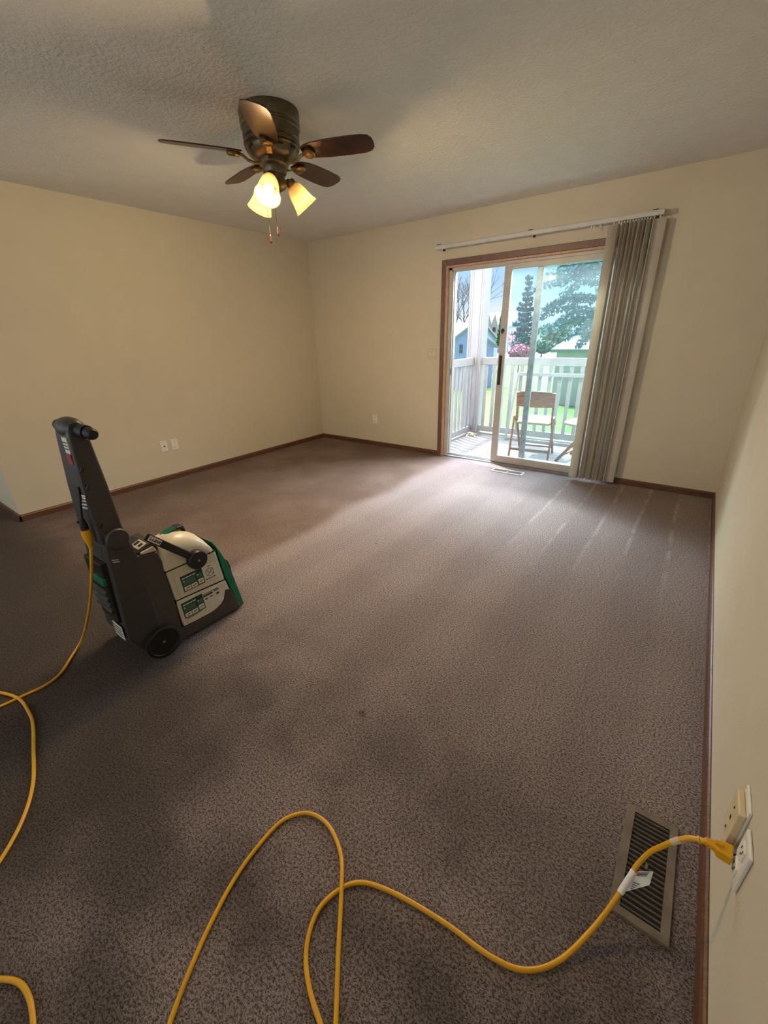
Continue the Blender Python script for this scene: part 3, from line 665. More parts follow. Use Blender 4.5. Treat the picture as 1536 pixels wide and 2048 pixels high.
# tool caddy / latch block behind the lid
bm = NB(); prism(bm, [(-3.715, .500), (-3.715, .530), (-3.66, .550), (-3.632, .552), (-3.625, .505)], CX0-.014, CX0-.17); build('latch_block', bm, 'dgrey', cl, bevel=.004)
bm = NB(); prism(bm, [(-3.706, .5195), (-3.706, .530), (-3.650, .538), (-3.640, .512)], CX0-.010, CX0+.001); build('cream_latch', bm, 'cream', cl, bevel=.004, label='cream latch tab')
bm = NB(); obox(bm, (CX0-.06, -3.682, .5435), (1, 0, 0), (0, 1, .36), (0, -.36, 1), .07, .042, .003); build('lift_sticker', bm, 'label_white', cl)
bm = NB(); obox(bm, (CX0-.078, -3.682, .5455), (1, 0, 0), (0, 1, .36), (0, -.36, 1), .020, .026, .001); obox(bm, (CX0-.045, -3.682, .5455), (1, 0, 0), (0, 1, .36), (0, -.36, 1), .018, .020, .001); build('sticker_print', bm, 'ink', cl)
# lower handle column
lowc = [(-3.845, .16), (-3.835, .40), (-3.825, .60), (-3.815, .66), (-3.745, .665), (-3.722, .56), (-3.718, .40), (-3.705, .17), (-3.72, .06), (-3.80, .07)]
bm = NB(); prism(bm, lowc, CX0+.006, CX0-.235); build('lower_column', bm, 'dgrey', cl, bevel=.010, seg=3)
bm = NB(); box(bm, CX0-.20, CX0-.03, -3.852, -3.825, .24, .53); build('rear_recess', bm, 'black', cl, bevel=.004)
for z in (.30, .33, .36, .39):
    bm = NB(); tube(bm, [(CX0-.19, -3.855, z), (CX0-.04, -3.855, z)], .010, 8); build('hose_coil', bm, 'dgrey', cl)
bm = NB(); box(bm, CX0-.13, CX0-.03, -3.862, -3.845, .43, .465); build('tank_cap', bm, 'green', cl, bevel=.004, label='green tab in the rear recess')
bm = NB(); box(bm, CX0-.11, CX0-.02, -3.8535, -3.851, .155, .225); sk = build('rating_sticker', bm, 'label_white', cl)
bm = NB()
for z in (.168, .182, .196, .210): box(bm, CX0-.105, CX0-.03, -3.8545, -3.8535, z, z+.004)
build('sticker_print', bm, 'ink', sk)
bm = NB(); lathe(bm, [(0, 0), (.044, 0), (.044, .008), (.040, .013), (0, .014)], (CX0+.004, -3.775, .629), (1, 0, 0), 36); build('hinge_cap', bm, 'dgrey', cl, smooth='auto')
# upper handle
def taper(bm, secs):
    """secs: list of 4-corner rings"""
    R_ = [[bm.verts.new(p) for p in s] for s in secs]
    for a, b in zip(R_, R_[1:]):
        for i in range(4): j = (i+1) % 4; bm.faces.new((a[i], a[j], b[j], b[i]))
    bm.faces.new(R_[0][::-1]); bm.faces.new(R_[-1])
def ring(z, yb, yf, xn, xf): return [(xn, yb, z), (xn, yf, z), (xf, yf, z), (xf, yb, z)]
bm = NB(); taper(bm, [ring(.62, -3.835, -3.738, CX0+.002, CX0-.20), (ring(.85, -3.832, -3.745, CX0-.008, CX0-.17)), (ring(1.045, -3.822, -3.756, CX0-.015, CX0-.150)), (ring(1.075, -3.818, -3.765, CX0-.020, CX0-.145))])
uh = build('upper_handle', bm, 'dgrey', cl, bevel=.010, seg=3)
bm = NB(); lathe(bm, [(0, -.062), (.025, -.060), (.036, -.045), (.040, -.02), (.040, .02), (.036, .045), (.025, .060), (0, .062)], (CX0-.083, -3.787, 1.070), (1, 0, 0), 28); build('handle_head', bm, 'dgrey', cl, smooth='auto')
bm = NB(); tube(bm, [(-2.030, -3.772, 1.062), (-1.985, -3.775, 1.062), (-1.975, -3.775, 1.062)], [.021, .021, .014], 18)
bm2 = bm; tube(bm2, [(-2.10, -3.780, 1.066), (-2.028, -3.774, 1.064)], .024, 18); build('grip', bm2, 'rubber', cl, smooth='auto', label='near black rubber grip')
bm = NB(); tube(bm, [(-2.19, -3.785, 1.072), (-2.265, -3.785, 1.070), (-2.275, -3.785, 1.070)], [.021, .021, .014], 18); build('grip', bm, 'rubber', cl, smooth='auto', label='far black rubber grip')
bm = NB(); box(bm, -2.085, -2.05, -3.772, -3.755, 1.030, 1.044); build('trigger', bm, 'red', cl, bevel=.003, label='red trigger under the grip')
bm = NB(); box(bm, CX0-.075, CX0-.03, -3.8265, -3.820, .985, 1.045); s1 = build('warning_sticker', bm, 'label_white', uh, label='white and red warning sticker')
bm = NB(); box(bm, CX0-.075, CX0-.03, -3.829, -3.8215, .945, .985); build('warning_sticker_base', bm, 'red', uh, label='red lower half of the sticker')
bm = NB()
for z in (1.0, 1.012, 1.024): box(bm, CX0-.07, CX0-.035, -3.8275, -3.8265, z, z+.004)
build('sticker_print', bm, 'ink', s1)
bm = NB()
for i, z in enumerate((.775, .790, .805, .818, .828)): obox(bm, (CX0-.038+.004*i, -3.8345, z), (1, 0, .15), (0, 1, 0), (0, 0, 1), .05, .002, .007)
build('printed_lettering', bm, 'label_white', uh)
bm = NB()
for z, yy in ((.545, -3.805), (.535, -3.803)): obox(bm, (CX0+.0065, yy, z), (1, 0, 0), (0, 1, -.35), (0, 0, 1), .001, .026, .0035)
build('printed_mark', bm, 'label_white', cl)
for z in (.70, .86, .93):
    bm = NB(); obox(bm, (CX0-.0, -3.815, z), (1, 0, 0), (0, 1, -.6), (0, .6, 1), .008, .012, .022); build('hose_clip', bm, 'black', uh, bevel=.002)
# wheels
for x0, x1, sgn in ((-2.060, -2.028, 1), (-2.392, -2.360, -1)):
    c_ = Vector((x0 if sgn > 0 else x1, -3.722, .078)); a_ = Vector((sgn, 0, 0)); bm = NB()
    lathe(bm, [(0, 0), (.070, 0), (.078, .004), (.078, .026), (.070, .031), (.066, .031), (.062, .024), (.030, .021), (.012, .023), (0, .023)], c_, a_, 48)
    wh = build('wheel', bm, 'rubber', cl, smooth='auto')
    bm = NB(); lathe(bm, [(0, .022), (.006, .022), (.005, .027), (0, .028)], c_, a_, 12); build('axle_cap', bm, 'alum', wh)
# power lead hanging down the back of the handle, ending in a plug
bm = NB(); tube(bm, catmull([(-2.098, -3.834, .86), (-2.097, -3.842, .81), (-2.099, -3.852, .76), (-2.100, -3.856, .72)], 6), .005, 8); build('power_lead', bm, 'rubber', cl, smooth=True)
bm = NB(); tube(bm, [(-2.100, -3.857, .735), (-2.100, -3.857, .712), (-2.101, -3.857, .692)], [.008, .013, .014], 14); box(bm, -2.113, -2.108, -3.872, -3.858, .720, .728); build('lead_plug', bm, 'rubber', cl, smooth='auto')

# ------------------------------------------------------------------ extension cord (one continuous cord)
def g(px, py, z=.0065): p = at(px, py, 2, z); return p
co = thing('extension_cord', (-.75, -3.9, 0), 'long yellow extension cord looping over the carpet to the right wall outlet', 'cord')
aerial = [Vector((-.034, -3.455, .291)), Vector((-.055, -3.452, .287)), Vector((-.085, -3.45, .268)), Vector((-.108, -3.455, .240)), at(1323, 1693, 2, .200), at(1299, 1705, 2, .160), at(1275, 1729, 2, .118), at(1263, 1748, 2, .098), at(1240, 1785, 2, .070), at(1190, 1852, 2, .030)]
floor_pts = [g(*q) for q in ((1120, 1920), (1050, 1940), (980, 1912), (900, 1853), (820, 1803), (760, 1774), (718, 1765), (680, 1778), (640, 1815), (618, 1868), (612, 1925), (622, 1990), (645, 2060), (668, 2130),
    (700, 2300), (800, 2500), (760, 2650), (690, 2500), (672, 2250), (668, 2120), (672, 2040), (677, 1900))]
floor_pts += [g(683, 1780, .014)] + [g(*q) for q in ((682, 1710), (660, 1655), (630, 1630), (600, 1627), (560, 1645), (510, 1700), (465, 1765), (420, 1850), (380, 1940), (342, 2040), (310, 2150), (240, 2300), (140, 2300), (80, 2180), (68, 2100), (66, 2040), (58, 1995), (38, 1966), (0, 1958), (-60, 1960),
    (-160, 1950), (-190, 1880), (-110, 1800), (-40, 1765), (0, 1722), (45, 1640), (66, 1568), (67, 1500), (66, 1450), (58, 1425), (38, 1398), (0, 1385), (-60, 1378), (-160, 1400), (-150, 1450), (-70, 1440), (0, 1413), (50, 1390), (90, 1371), (120, 1348), (142, 1315))]
x_end = -2.101
last = [at(156, 1293, 2, .012), at(164, 1278, 1, -3.925), at(171, 1255, 1, -3.912), at(178, 1220, 1, -3.90), at(182, 1180, 1, -3.887), at(183, 1140, 1, -3.874), Vector((x_end, -3.858, .610))]
pts = catmull(aerial+floor_pts+last, 7)
bm = NB(); tube(bm, pts, .0058, 10); build('cord_jacket', bm, 'cord', co, smooth=True)
# plug at the wall
pd = Vector((1, -.06, .02)).normalized(); ps = Vector((.06, 1, 0)).normalized(); pz = pd.cross(ps)
pc_ = Vector((-.034, -3.456, .291))
bm = NB()
def psec(d_, w_, h_): return [pc_+pd*d_+ps*w_*a+pz*h_*b for a, b in ((-1, -1), (1, -1), (1, 1), (-1, 1))]
taper(bm, [psec(-.030, .006, .006), psec(-.010, .010, .008), psec(-.004, .016, .012), psec(.020, .017, .013)]); build('plug', bm, 'cord', co, bevel=.003)
bm = NB()
for k in (4, 7, 10): tube(bm, [pts[k], pts[k].lerp(pts[k+1], .75)], .0078, 12)
obox(bm, pc_+pd*(-.006)+pz*.014, pd, ps, pz, .012, .008, .008); build('strain_relief', bm, 'cord', co)
bm = NB()
for s_ in (-.006, .006): obox(bm, pc_+pd*.026+ps*s_, pd, ps, pz, .012, .0015, .006)
build('plug_prongs', bm, 'alum', co)
# socket at the machine end
bm = NB(); tube(bm, [(x_end, -3.857, .690), (x_end, -3.857, .672), (x_end, -3.857, .648), (x_end, -3.858, .625), (x_end, -3.858, .606)], [.016, .017, .015, .009, .007], 14); build('socket_end', bm, 'cord', co, smooth='auto')
# paper tags
ta = at(1268, 1742, 2, .105); tb = at(1240, 1786, 2, .070); td = (tb-ta).normalized()
bm = NB(); tube(bm, [ta, (ta+tb)/2, tb], .0075, 10); build('tag_wrap', bm, 'tag', co, smooth='auto', label='white paper tag wrapped on the cord')
pa, pb, pc2, pd2 = at(1271, 1742, 2, .104), at(1307, 1743, 2, .118), at(1299, 1770, 2, .100), at(1252, 1783, 2, .076)
pm = at(1262, 1756, 2, .095); bm = NB()
def sheet(bm, P):
    n_ = (P[1]-P[0]).cross(P[-1]-P[0]).normalized()*.0005; a = [bm.verts.new(p) for p in P]; b = [bm.verts.new(p+n_) for p in P]
    bm.faces.new(a[::-1]); bm.faces.new(b)
    for i in range(len(P)): j = (i+1) % len(P); bm.faces.new((a[i], a[j], b[j], b[i]))
sheet(bm, [pa, pb, pc2, pm]); sheet(bm, [pm, pc2, pd2, at(1246, 1777, 2, .074)]); tg = build('paper_tag', bm, 'tag', co, label='folded white warning tag on the cord')
bm = NB(); ex = (pb-pa); ey = (pm-pa)
def tp(s_, t_): return pa+ex*s_+ey*t_+Vector((-.0002, -.0008, .0012))
for t_ in (.18, .36, .52, .68): bar(bm, tp(.30, t_), tp(.85-.1*t_, t_), .0010, .0004, up=(0, 0, 1))
fx = pc2-pm; fy = pd2-pm
for t_ in (.25, .42, .58, .74): bar(bm, pm+fx*.15+fy*t_*.9+Vector((0, -.0008, .0012)), pm+fx*(.15+.5*(1-t_))+fy*t_*.9+Vector((0, -.0008, .0012)), .0016, .0004, up=(0, 0, 1))
build('tag_print', bm, 'ink', tg)
bm = NB(); cc = tp(.15, .28); ux = ex.normalized(); uy = (ey-ux*ey.dot(ux)).normalized()
for k in range(14):
    a0, a1 = 2*PI*k/14, 2*PI*(k+1)/14; bar(bm, cc+(ux*math.cos(a0)+uy*math.sin(a0))*.0045, cc+(ux*math.cos(a1)+uy*math.sin(a1))*.0045, .0012, .0006)
bar(bm, cc-(ux+uy)*.003, cc+(ux+uy)*.003, .0012, .0006); build('tag_symbol', bm, 'red', tg, label='red prohibition ring on the tag')
b_ = Vector((-.1105, -3.4565, .2365)); bm = NB(); tube(bm, [Vector((-.100, -3.453, .2505)), b_+Vector((-.002, 0, -.004))], .0070, 10); build('cord_band', bm, 'beige_plastic', co, smooth='auto')

# ------------------------------------------------------------------ balcony
DKZ = -.08
bm = NB(); y = .16; k = 0
while y < 1.80:
    box(bm, -3.3, 1.2, y, y+.135, DKZ-.03, DKZ); y += .14
box(bm, -3.3, 1.2, 1.79, 1.83, DKZ-.25, DKZ-.032); st('deck', bm, 'deck', 'weathered board floor of the balcony outside the patio door', 'deck')
bm = NB(); box(bm, -3.4, 1.3, .15, .50, 2.62, 2.74); st('roof_overhang', bm, 'wpaint', 'white eave above the patio door outside', 'roof')
bm = NB(); box(bm, -7.8, -3.12, .151, .32, -3.05, 3.0); box(bm, 1.2, 3, .151, .32, -3.05, 3.0); st('wall_outside', bm, 'wpaint', 'white outside wall beside the balcony', 'wall')
po = thing('corner_post', (-3.10, 1.80, DKZ), 'tall white square post at the balcony corner', 'post')
bm = NB(); box(bm, -3.215, -2.985, 1.70, 1.90, DKZ, 3.2); build('post_shaft', bm, 'wpost', po, bevel=.006)
bm = NB()
for x in (-3.19, -3.16, -3.04, -3.01): box(bm, x, x+.006, 1.692, 1.70, DKZ+.02, 3.2)
build('post_ribs', bm, 'wpost', po)
for z in (.86, -.02):
    for x in (-3.155, -3.045):
        bm = NB(); tube(bm, catmull([(x, 1.695, z-.02), (x, 1.675, z+.02), (x, 1.672, z+.10), (x, 1.695, z+.17)], 4), .009, 8); build('rail_bracket', bm, 'wpaint', po)
def railing(name, p0, p1, label, nb, w=.045):
    p0, p1 = Vector(p0), Vector(p1); d = (p1-p0).normalized(); s = Vector((-d.y, d.x, 0)); z = Vector((0, 0, 1)); L_ = (p1-p0).length
    t = thing(name, (p0+p1)/2+z*DKZ, label, 'railing')
    for nm, z0_, z1_, th in (('top_rail', .925, 1.025, .045), ('bottom_rail', -.055, .030, .04)):
        bm = NB(); obox(bm, (p0+p1)/2+z*(z0_+z1_)/2, d, s, z, L_, th, z1_-z0_); build(nm, bm, 'wpaint', t, bevel=.004)
    for k in range(nb):
        c_ = p0+d*L_*(k+.5)/nb; bm = NB(); obox(bm, c_+z*.475, d, s, z, w, .03, .91); build('baluster', bm, 'wpaint', t)
railing('balcony_railing', (-2.985, 1.78, 0), (1.15, 1.78, 0), 'white railing across the front of the balcony facing the lawn', 31)
railing('balcony_railing', (-3.09, .33, 0), (-3.09, 1.685, 0), 'white side railing of the balcony left of the corner post', 12, .035)
# light frame leaning on the railing
fr = thing('screen_frame', (-1.9, 1.56, DKZ), 'white metal frame leaning against the front railing behind the chairs', 'frame')
bm = NB(); yb, yt = 1.52, 1.70
for a, b in (((-2.44, yb, DKZ), (-2.40, yt, .83)), ((-1.30, yb, DKZ), (-1.34, yt, .83))): bar(bm, a, b, .03, .02, up=(0, 1, 0))
bar(bm, (-2.41, yt, .815), (-1.33, yt, .815), .02, .045, up=(0, 0, 1)); bar(bm, (-2.43, yb+.01, DKZ+.02), (-1.31, yb+.01, DKZ+.02), .02, .03, up=(0, 0, 1)); build('frame_bars', bm, 'wpaint', fr, bevel=.003)
# leaf litter
bm = NB(); rr = random.Random(3)
for k in range(60):
    c_ = Vector((-2.96+rr.gauss(0, .04), 1.50+rr.gauss(0, .025), DKZ+.008+abs(rr.gauss(0, .012)))); u = Vector((rr.uniform(-1, 1), rr.uniform(-1, 1), rr.uniform(-.5, .5))).normalized(); v = u.orthogonal().normalized(); obox(bm, c_, u, v, u.cross(v), rr.uniform(.02, .05), rr.uniform(.012, .03), .002)
build('leaf_litter', bm, 'leaves', label='dry leaf litter heaped at the foot of the corner post', cat='leaves', kind='stuff')

def folding_chair(org, rz, label):
    """wooden folding chair; local x = width, local +y = front"""
    R_ = Matrix.Rotation(rz, 3, 'Z'); o = Vector(org)
    def P(x, y, z): return o+R_@Vector((x, y, z))
    t = thing('folding_chair', o, label, 'chair', 'wooden folding chairs on the balcony')
    hw = .205
    for s in (-1, 1):
        bm = NB(); bar(bm, P(s*hw, -.17, .79), P(s*hw*.98, -.10, .46), .022, .034, up=R_@Vector((0, 1, 0))); bar(bm, P(s*hw*.98, -.10, .46), P(s*hw, .24, .0), .022, .034, up=R_@Vector((0, 1, 0))); build('upright', bm, 'chairwood', t, bevel=.004)
        bm = NB(); bar(bm, P(s*(hw+.024), -.24, .0), P(s*(hw+.024), -.13, .50), .020, .034, up=R_@Vector((0, 1, 0))); bar(bm, P(s*(hw+.024), -.13, .50), P(s*(hw+.02), .0, .415), .016, .02, up=R_@Vector((0, 1, 0))); build('leg', bm, 'chairwood', t, bevel=.004)
    bm = NB(); n_ = 9; fr_, bk = [], []
    prof = [(-1, 0), (-1, .095), (-.975, .125), (-.93, .148), (-.86, .165), (-.75, .174), (0, .180), (.75, .174), (.86, .165), (.93, .148), (.975, .125), (1, .095), (1, 0), (.5, -.006), (0, -.008), (-.5, -.006)]
    for x, h_ in prof:
        cv = -.025*(1-x*x); fr_.append(bm.verts.new(P(x*(hw+.012), -.150-h_*.18+cv, .625+h_))); bk.append(bm.verts.new(P(x*(hw+.012), -.135-h_*.18+cv, .625+h_)))
    bm.faces.new(fr_); bm.faces.new(bk[::-1])
    for i in range(len(prof)): j = (i+1) % len(prof); bm.faces.new((fr_[i], fr_[j], bk[j], bk[i]))
    build('backrest', bm, 'chairwood', t, bevel=.003)
    bm = NB(); sp_ = [(-.19, -.16), (.19, -.16), (.205, .02), (.19, .20), (.12, .235), (-.12, .235), (-.19, .20), (-.205, .02)]
    a = [bm.verts.new(P(x, y, .425+.06*y)) for x, y in sp_]; b = [bm.verts.new(P(x, y, .455+.06*y)) for x, y in sp_]
    bm.faces.new(a[::-1]); bm.faces.new(b)
    for i in range(8): j = (i+1) % 8; bm.faces.new((a[i], a[j], b[j], b[i]))
    build('seat', bm, 'chairseat', t, bevel=.008, label='paler worn seat')
    bm = NB(); bar(bm, P(-hw, .175, .09), P(hw, .175, .09), .03, .02); build('stretcher', bm, 'chairwood', t, bevel=.003)
    bm = NB(); bar(bm, P(-hw-.02, -.215, .12), P(hw+.02, -.215, .12), .02, .03); build('stretcher', bm, 'chairwood', t, bevel=.003)
    return t
folding_chair((-1.83, .84, DKZ), math.radians(6), 'brown wooden folding chair with its curved back towards the patio door')
folding_chair((-1.24, .90, DKZ), math.radians(80), 'pale wooden folding chair turned sideways beside the other one')

# ------------------------------------------------------------------ the yard beyond (seen from one floor up)
GZ = -3.0
bm = NB(); box(bm, -130, 60, .33, 260, GZ-.3, GZ); st('ground', bm, 'grass', 'bright green mown lawn below the balcony', 'lawn')
def ground_x(px, Y): return at(px, 690, 1, Y).x
def quadpatch(name, px0, px1, Y0, Y1, m, label, cat):
    bm = NB(); xa, xb = ground_x(px0, Y0), ground_x(px1, Y0); xc, xd = ground_x(px0, Y1), ground_x(px1, Y1)
    a = [bm.verts.new(q) for q in ((xa, Y0, GZ), (xb, Y0, GZ), (xd, Y1, GZ), (xc, Y1, GZ))]; b = [bm.verts.new(v.co+Vector((0, 0, .03))) for v in a]
    bm.faces.new(b); bm.faces.new(a[::-1])
    for i in range(4): j = (i+1) % 4; bm.faces.new((a[i], a[j], b[j], b[i]))
    return build(name, bm, m, label=label, cat=cat, kind='structure')
quadpatch('road', 955, 1190, 76, 104, 'road', 'pale concrete drive crossing behind the lawn', 'road')
def house(name, x0, x1, y0, y1, ze, zr, ridge, mw, mr, label, wins=(), gable_over=.3, turn=0):
    t = thing(name, ((x0+x1)/2, y0, GZ), label, 'house'); t.rotation_euler.z = turn
    bm = NB()
    if ridge == 'y': prism(bm, [(x0, GZ), (x1, GZ), (x1, ze), ((x0+x1)/2, zr), (x0, ze)], y0, y1, axis=1)
    else: prism(bm, [(y0, GZ), (y1, GZ), (y1, ze), ((y0+y1)/2, zr), (y0, ze)], x0, x1, axis=0)
    build('walls', bm, mw, t)
    bm = NB(); g_ = gable_over
    if ridge == 'y':
        xm = (x0+x1)/2; sl = (zr-ze)/(xm-x0); e = g_
        prism(bm, [(x0-e, ze-e*sl), (xm, zr), (x1+e, ze-e*sl), (x1+e, ze-e*sl+.18), (xm, zr+.2), (x0-e, ze-e*sl+.18)], y0-g_, y1+g_, axis=1)
    else:
        ym = (y0+y1)/2; sl = (zr-ze)/(ym-y0); e = g_
        prism(bm, [(y0-e, ze-e*sl), (ym, zr), (y1+e, ze-e*sl), (y1+e, ze-e*sl+.18), (ym, zr+.2), (y0-e, ze-e*sl+.18)], x0-g_, x1+g_, axis=0)
    build('roof', bm, mr, t)
    for (a, b, c_, d_) in wins:
        bm = NB(); box(bm, a, b, y0-.06, y0, c_, d_); w_ = build('window', bm, 'winpane', t)
        bm = NB(); box(bm, (a+b)/2-.02, (a+b)/2+.02, y0-.08, y0-.06, c_, d_); box(bm, a, b, y0-.08, y0-.06, (c_+d_)/2-.02, (c_+d_)/2+.02); build('window_bars', bm, 'wpaint', w_)
    return t
Y = 30.0
xr = at(984, 700, 1, Y).x; xl = at(878, 700, 1, Y).x; pk = at(940, 655, 1, Y)
wx0, wx1 = at(921, 700, 1, Y).x, at(926, 700, 1, Y).x; wz0, wz1 = at(924, 706, 1, Y).z, at(924, 689, 1, Y).z
house('house', 2*pk.x-xr, xr, Y, Y+9, at(984, 692, 1, Y).z, pk.z, 'y', 'blue', 'wpaint', 'light blue gabled shed behind the corner post', [(wx0, wx1, wz0, wz1)], turn=math.radians(30))
Y2 = 40.0
house('house', at(850, 680, 1, Y2).x, at(925, 680, 1, Y2).x, Y2, Y2+10, at(900, 690, 1, Y2).z, at(900, 650, 1, Y2+5).z, 'x', 'blue', 'roof_pale', 'long pale roofed house behind the light blue shed')
Y3 = 24.0
house('garage', at(1113, 710, 1, Y3).x, at(1350, 710, 1, Y3).x, Y3, Y3+7, at(1130, 703, 1, Y3).z, at(1130, 682, 1, Y3+3.5).z, 'x', 'garage', 'roof_grey', 'pale green garage on the lawn at the right behind the railing')
Y4 = 95.0
ap = thing('apartment_block', (at(975, 690, 1, Y4).x, Y4+6, GZ), 'distant lavender grey apartment block with pointed gables', 'building')
xa, xb = at(955, 690, 1, Y4).x, at(1000, 690, 1, Y4).x; ze, zr = at(975, 652, 1, Y4).z, at(975, 625, 1, Y4+6).z
bm = NB(); prism(bm, [(Y4, GZ), (Y4+12, GZ), (Y4+12, ze), (Y4+6, ze), (Y4, ze)], xa-6, xb+2, axis=0); build('walls', bm, 'gable', ap)
bm = NB(); prism(bm, [(Y4-.5, ze-.2), (Y4+12.5, ze-.2), (Y4+6, zr)], xa-7, xb+2.5, axis=0); build('roof', bm, 'bluegrey', ap)
for px in (966, 978, 990):
    cx = at(px, 690, 1, Y4).x; hw_ = .75; tz = at(px, 629, 1, Y4).z; bm = NB(); prism(bm, [(cx-hw_, GZ), (cx+hw_, GZ), (cx+hw_, ze+.3), (cx, tz), (cx-hw_, ze+.3)], Y4-1.2, Y4+3, axis=1); gb = build('gable_bay', bm, 'wpaint', ap)
    for zz in (ze-.8, ze-2.4, ze-4.0):
        bm = NB(); box(bm, cx-.35, cx+.35, Y4-1.3, Y4-1.2, zz-.5, zz+.4); build('window', bm, 'winpane', gb)

def leafcloud(bm, c, r, n, size, rg, squash=(1, 1, 1)):
    for k in range(n):
        d = Vector((rg.gauss(0, 1), rg.gauss(0, 1), rg.gauss(0, 1))).normalized()*(rg.random()**.4)
        p = Vector(c)+Vector((d.x*r*squash[0], d.y*r*squash[1], d.z*r*squash[2]))
        u = Vector((rg.gauss(0, 1), rg.gauss(0, 1), rg.gauss(0, 1))).normalized(); v = u.orthogonal().normalized(); s = size*rg.uniform(.6, 1.3)
        bm.faces.new([bm.verts.new(p+u*s), bm.verts.new(p+v*s*.6), bm.verts.new(p-u*s), bm.verts.new(p-v*s*.6)])
def trunk(bm, a, b, r0, r1): tube(bm, [a, (Vector(a)+Vector(b))/2, b], [r0, (r0+r1)/2, r1], 8)
def crown_tree(name, px, Y, ztop_px, zbot_px, halfw_px, m, label, cat='tree', n=900, size=.22, shape='round', seed=1, trunk_r=.15):
    rg = random.Random(seed); x = at(px, 690, 1, Y).x; zt = at(px, ztop_px, 1, Y).z; zb = at(px, zbot_px, 1, Y).z
    hw = abs(at(px+halfw_px, 690, 1, Y).x-at(px-halfw_px, 690, 1, Y).x)/2
    t = thing(name, (x, Y, GZ), label, cat)
    bm = NB(); trunk(bm, (x, Y, GZ), (x, Y, zb+(zt-zb)*.7), trunk_r, trunk_r*.4); build('trunk', bm, 'bark', t)
    bm = NB()
    if shape == 'round': leafcloud(bm, (x, Y, (zt+zb)/2), 1, n, size, rg, (hw, hw, (zt-zb)/2))
    elif shape == 'cone':
        for k in range(n):
            f = rg.random(); rr_ = hw*(1-f)**.6*(rg.random()**.4); a = rg.uniform(0, 2*PI)
            leafcloud(bm, (x+rr_*math.cos(a), Y+rr_*math.sin(a), zb+f*(zt-zb)), .1, 1, size, rg)
    elif shape == 'tiers':
        nt_ = 15
        for k in range(nt_):
            f = k/(nt_-1); z = zb+(zt-zb)*f; R0 = hw*(1-.75*f)*rg.uniform(.75, 1.1)
            for j in range(7):
                a = rg.uniform(0, 2*PI); R1 = R0*rg.uniform(.6, 1.15)
                for q in range(int(n/nt_/7)):
                    s = rg.random()**.8; p = Vector((x+math.cos(a)*R1*s, Y+math.sin(a)*R1*s, z+.12*R1*s+rg.gauss(0, .05*hw)))
                    leafcloud(bm, p, .12, 1, size*(1-.4*f), rg, (1, 1, .4))
    build('crown', bm, m, t); return t
crown_tree('pine_tree', 1045, 60, 558, 700, 27, 'pine', 'tall blue green pine with open layered branches behind the lawn', n=2600, size=.32, shape='tiers', seed=4, trunk_r=.3)
crown_tree('arborvitae', 1001, 40, 622, 692, 8, 'arbor', 'narrow dark green column tree beside the distant apartments', n=1200, size=.14, shape='cone', seed=5)
crown_tree('blossom_tree', 1041, 30, 688, 722, 22, 'pink', 'small pink blossoming tree just above the railing', n=1500, size=.11, seed=6, trunk_r=.07)
crown_tree('red_leaf_tree', 1040, 75, 655, 700, 26, 'red_leaf', 'small dusty red tree at the foot of the pine', n=500, size=.3, seed=8)
crown_tree('shrub', 1085, 66, 680, 706, 26, 'shrub', 'low pale green shrub right of the pink tree', 'shrub', n=900, size=.3, seed=9)
crown_tree('far_tree', 1170, 90, 652, 700, 16, 'shrub', 'rounded pale tree above the garage roof', n=500, size=.45, seed=10)
crown_tree('far_tree', 1110, 100, 648, 690, 30, 'shrub', 'wide hazy green tree between the pine and the garage', n=900, size=.5, seed=12)
crown_tree('far_tree', 1020, 116, 655, 690, 14, 'shrub', 'small hazy green tree behind the narrow column tree', n=500, size=.45, seed=13)
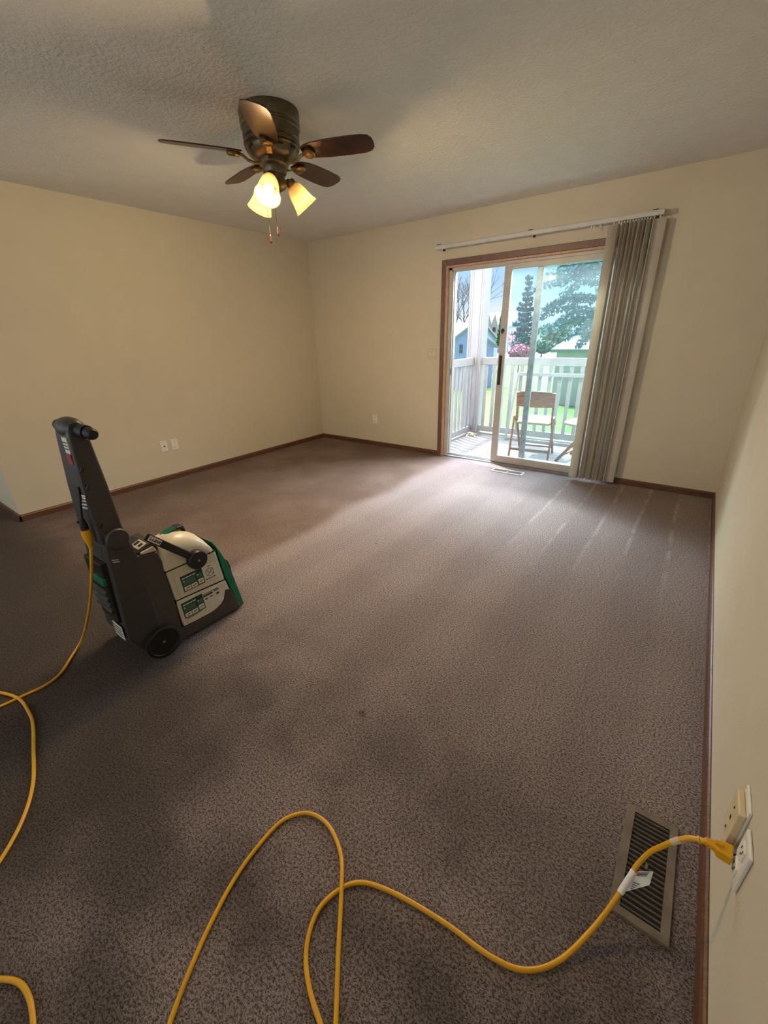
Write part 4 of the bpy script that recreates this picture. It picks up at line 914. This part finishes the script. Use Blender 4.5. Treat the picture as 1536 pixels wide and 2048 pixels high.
# big spruce on the right, its branches filling the upper part of the glass
def spruce():
    rg = random.Random(21); Y = 19.0; c_ = at(1192, 690, 1, Y); t = thing('spruce_tree', (c_.x, Y, GZ), 'large hazy spruce whose drooping branches fill the right of the door glass', 'tree')
    top = at(1165, 420, 1, Y).z; bm = NB(); trunk(bm, (c_.x, Y, GZ), (c_.x, Y, top), .18, .05); build('trunk', bm, 'bark', t)
    fol = NB(); br = NB()
    for k in range(70):
        f = rg.random(); z = at(1165, 682, 1, Y).z+f*(top-at(1165, 682, 1, Y).z); a = rg.uniform(0, 2*PI); R1 = (3.5-1.2*f)*rg.uniform(.6, 1.05)
        p0 = Vector((c_.x, Y, z)); p1 = p0+Vector((math.cos(a)*R1*.6, math.sin(a)*R1*.6, .15)); p2 = p0+Vector((math.cos(a)*R1, math.sin(a)*R1, -.25))
        cv = catmull([p0, p1, p2], 6); tube(br, cv, .02, 5)
        for q in cv[2:]: leafcloud(fol, q+Vector((0, 0, -.08)), .26, 22, .085, rg, (1, 1, .6))
    build('branches', br, 'bark', t); build('needles', fol, 'spruce', t)
spruce()
def bare(px, Y, seed, label, hpx=520, lean=.0):
    rg = random.Random(seed); x = at(px, 690, 1, Y).x; top = at(px, hpx, 1, Y).z; bm = NB()
    def grow(p, d, L_, r, dep):
        q = p+d*L_; mid = (p+q)/2+Vector((rg.gauss(0, .04), 0, 0))*L_; tube(bm, [p, mid, q], [r, r*.85, r*.7], 5, cap=False)
        if dep == 0: return
        for k in range(2 if dep < 5 else 3):
            e = (d+Vector((rg.gauss(0, .45), rg.gauss(0, .3), rg.gauss(.12, .2)))).normalized(); grow(q, e, L_*rg.uniform(.65, .85), r*.66, dep-1)
    grow(Vector((x, Y, GZ)), Vector((lean, 0, 1)).normalized(), (top-GZ)*.27, .13, 6)
    build('bare_tree', bm, 'bark', label=label, cat='tree', origin=(x, Y, GZ))
bare(912, 53, 31, 'leafless tree rising above the blue shed at the left', lean=.05)
bare(934, 66, 33, 'leafless tree nearest the corner post', 545, lean=-.02)
bare(890, 60, 35, 'leafless tree at the far left edge of the open door', 560)
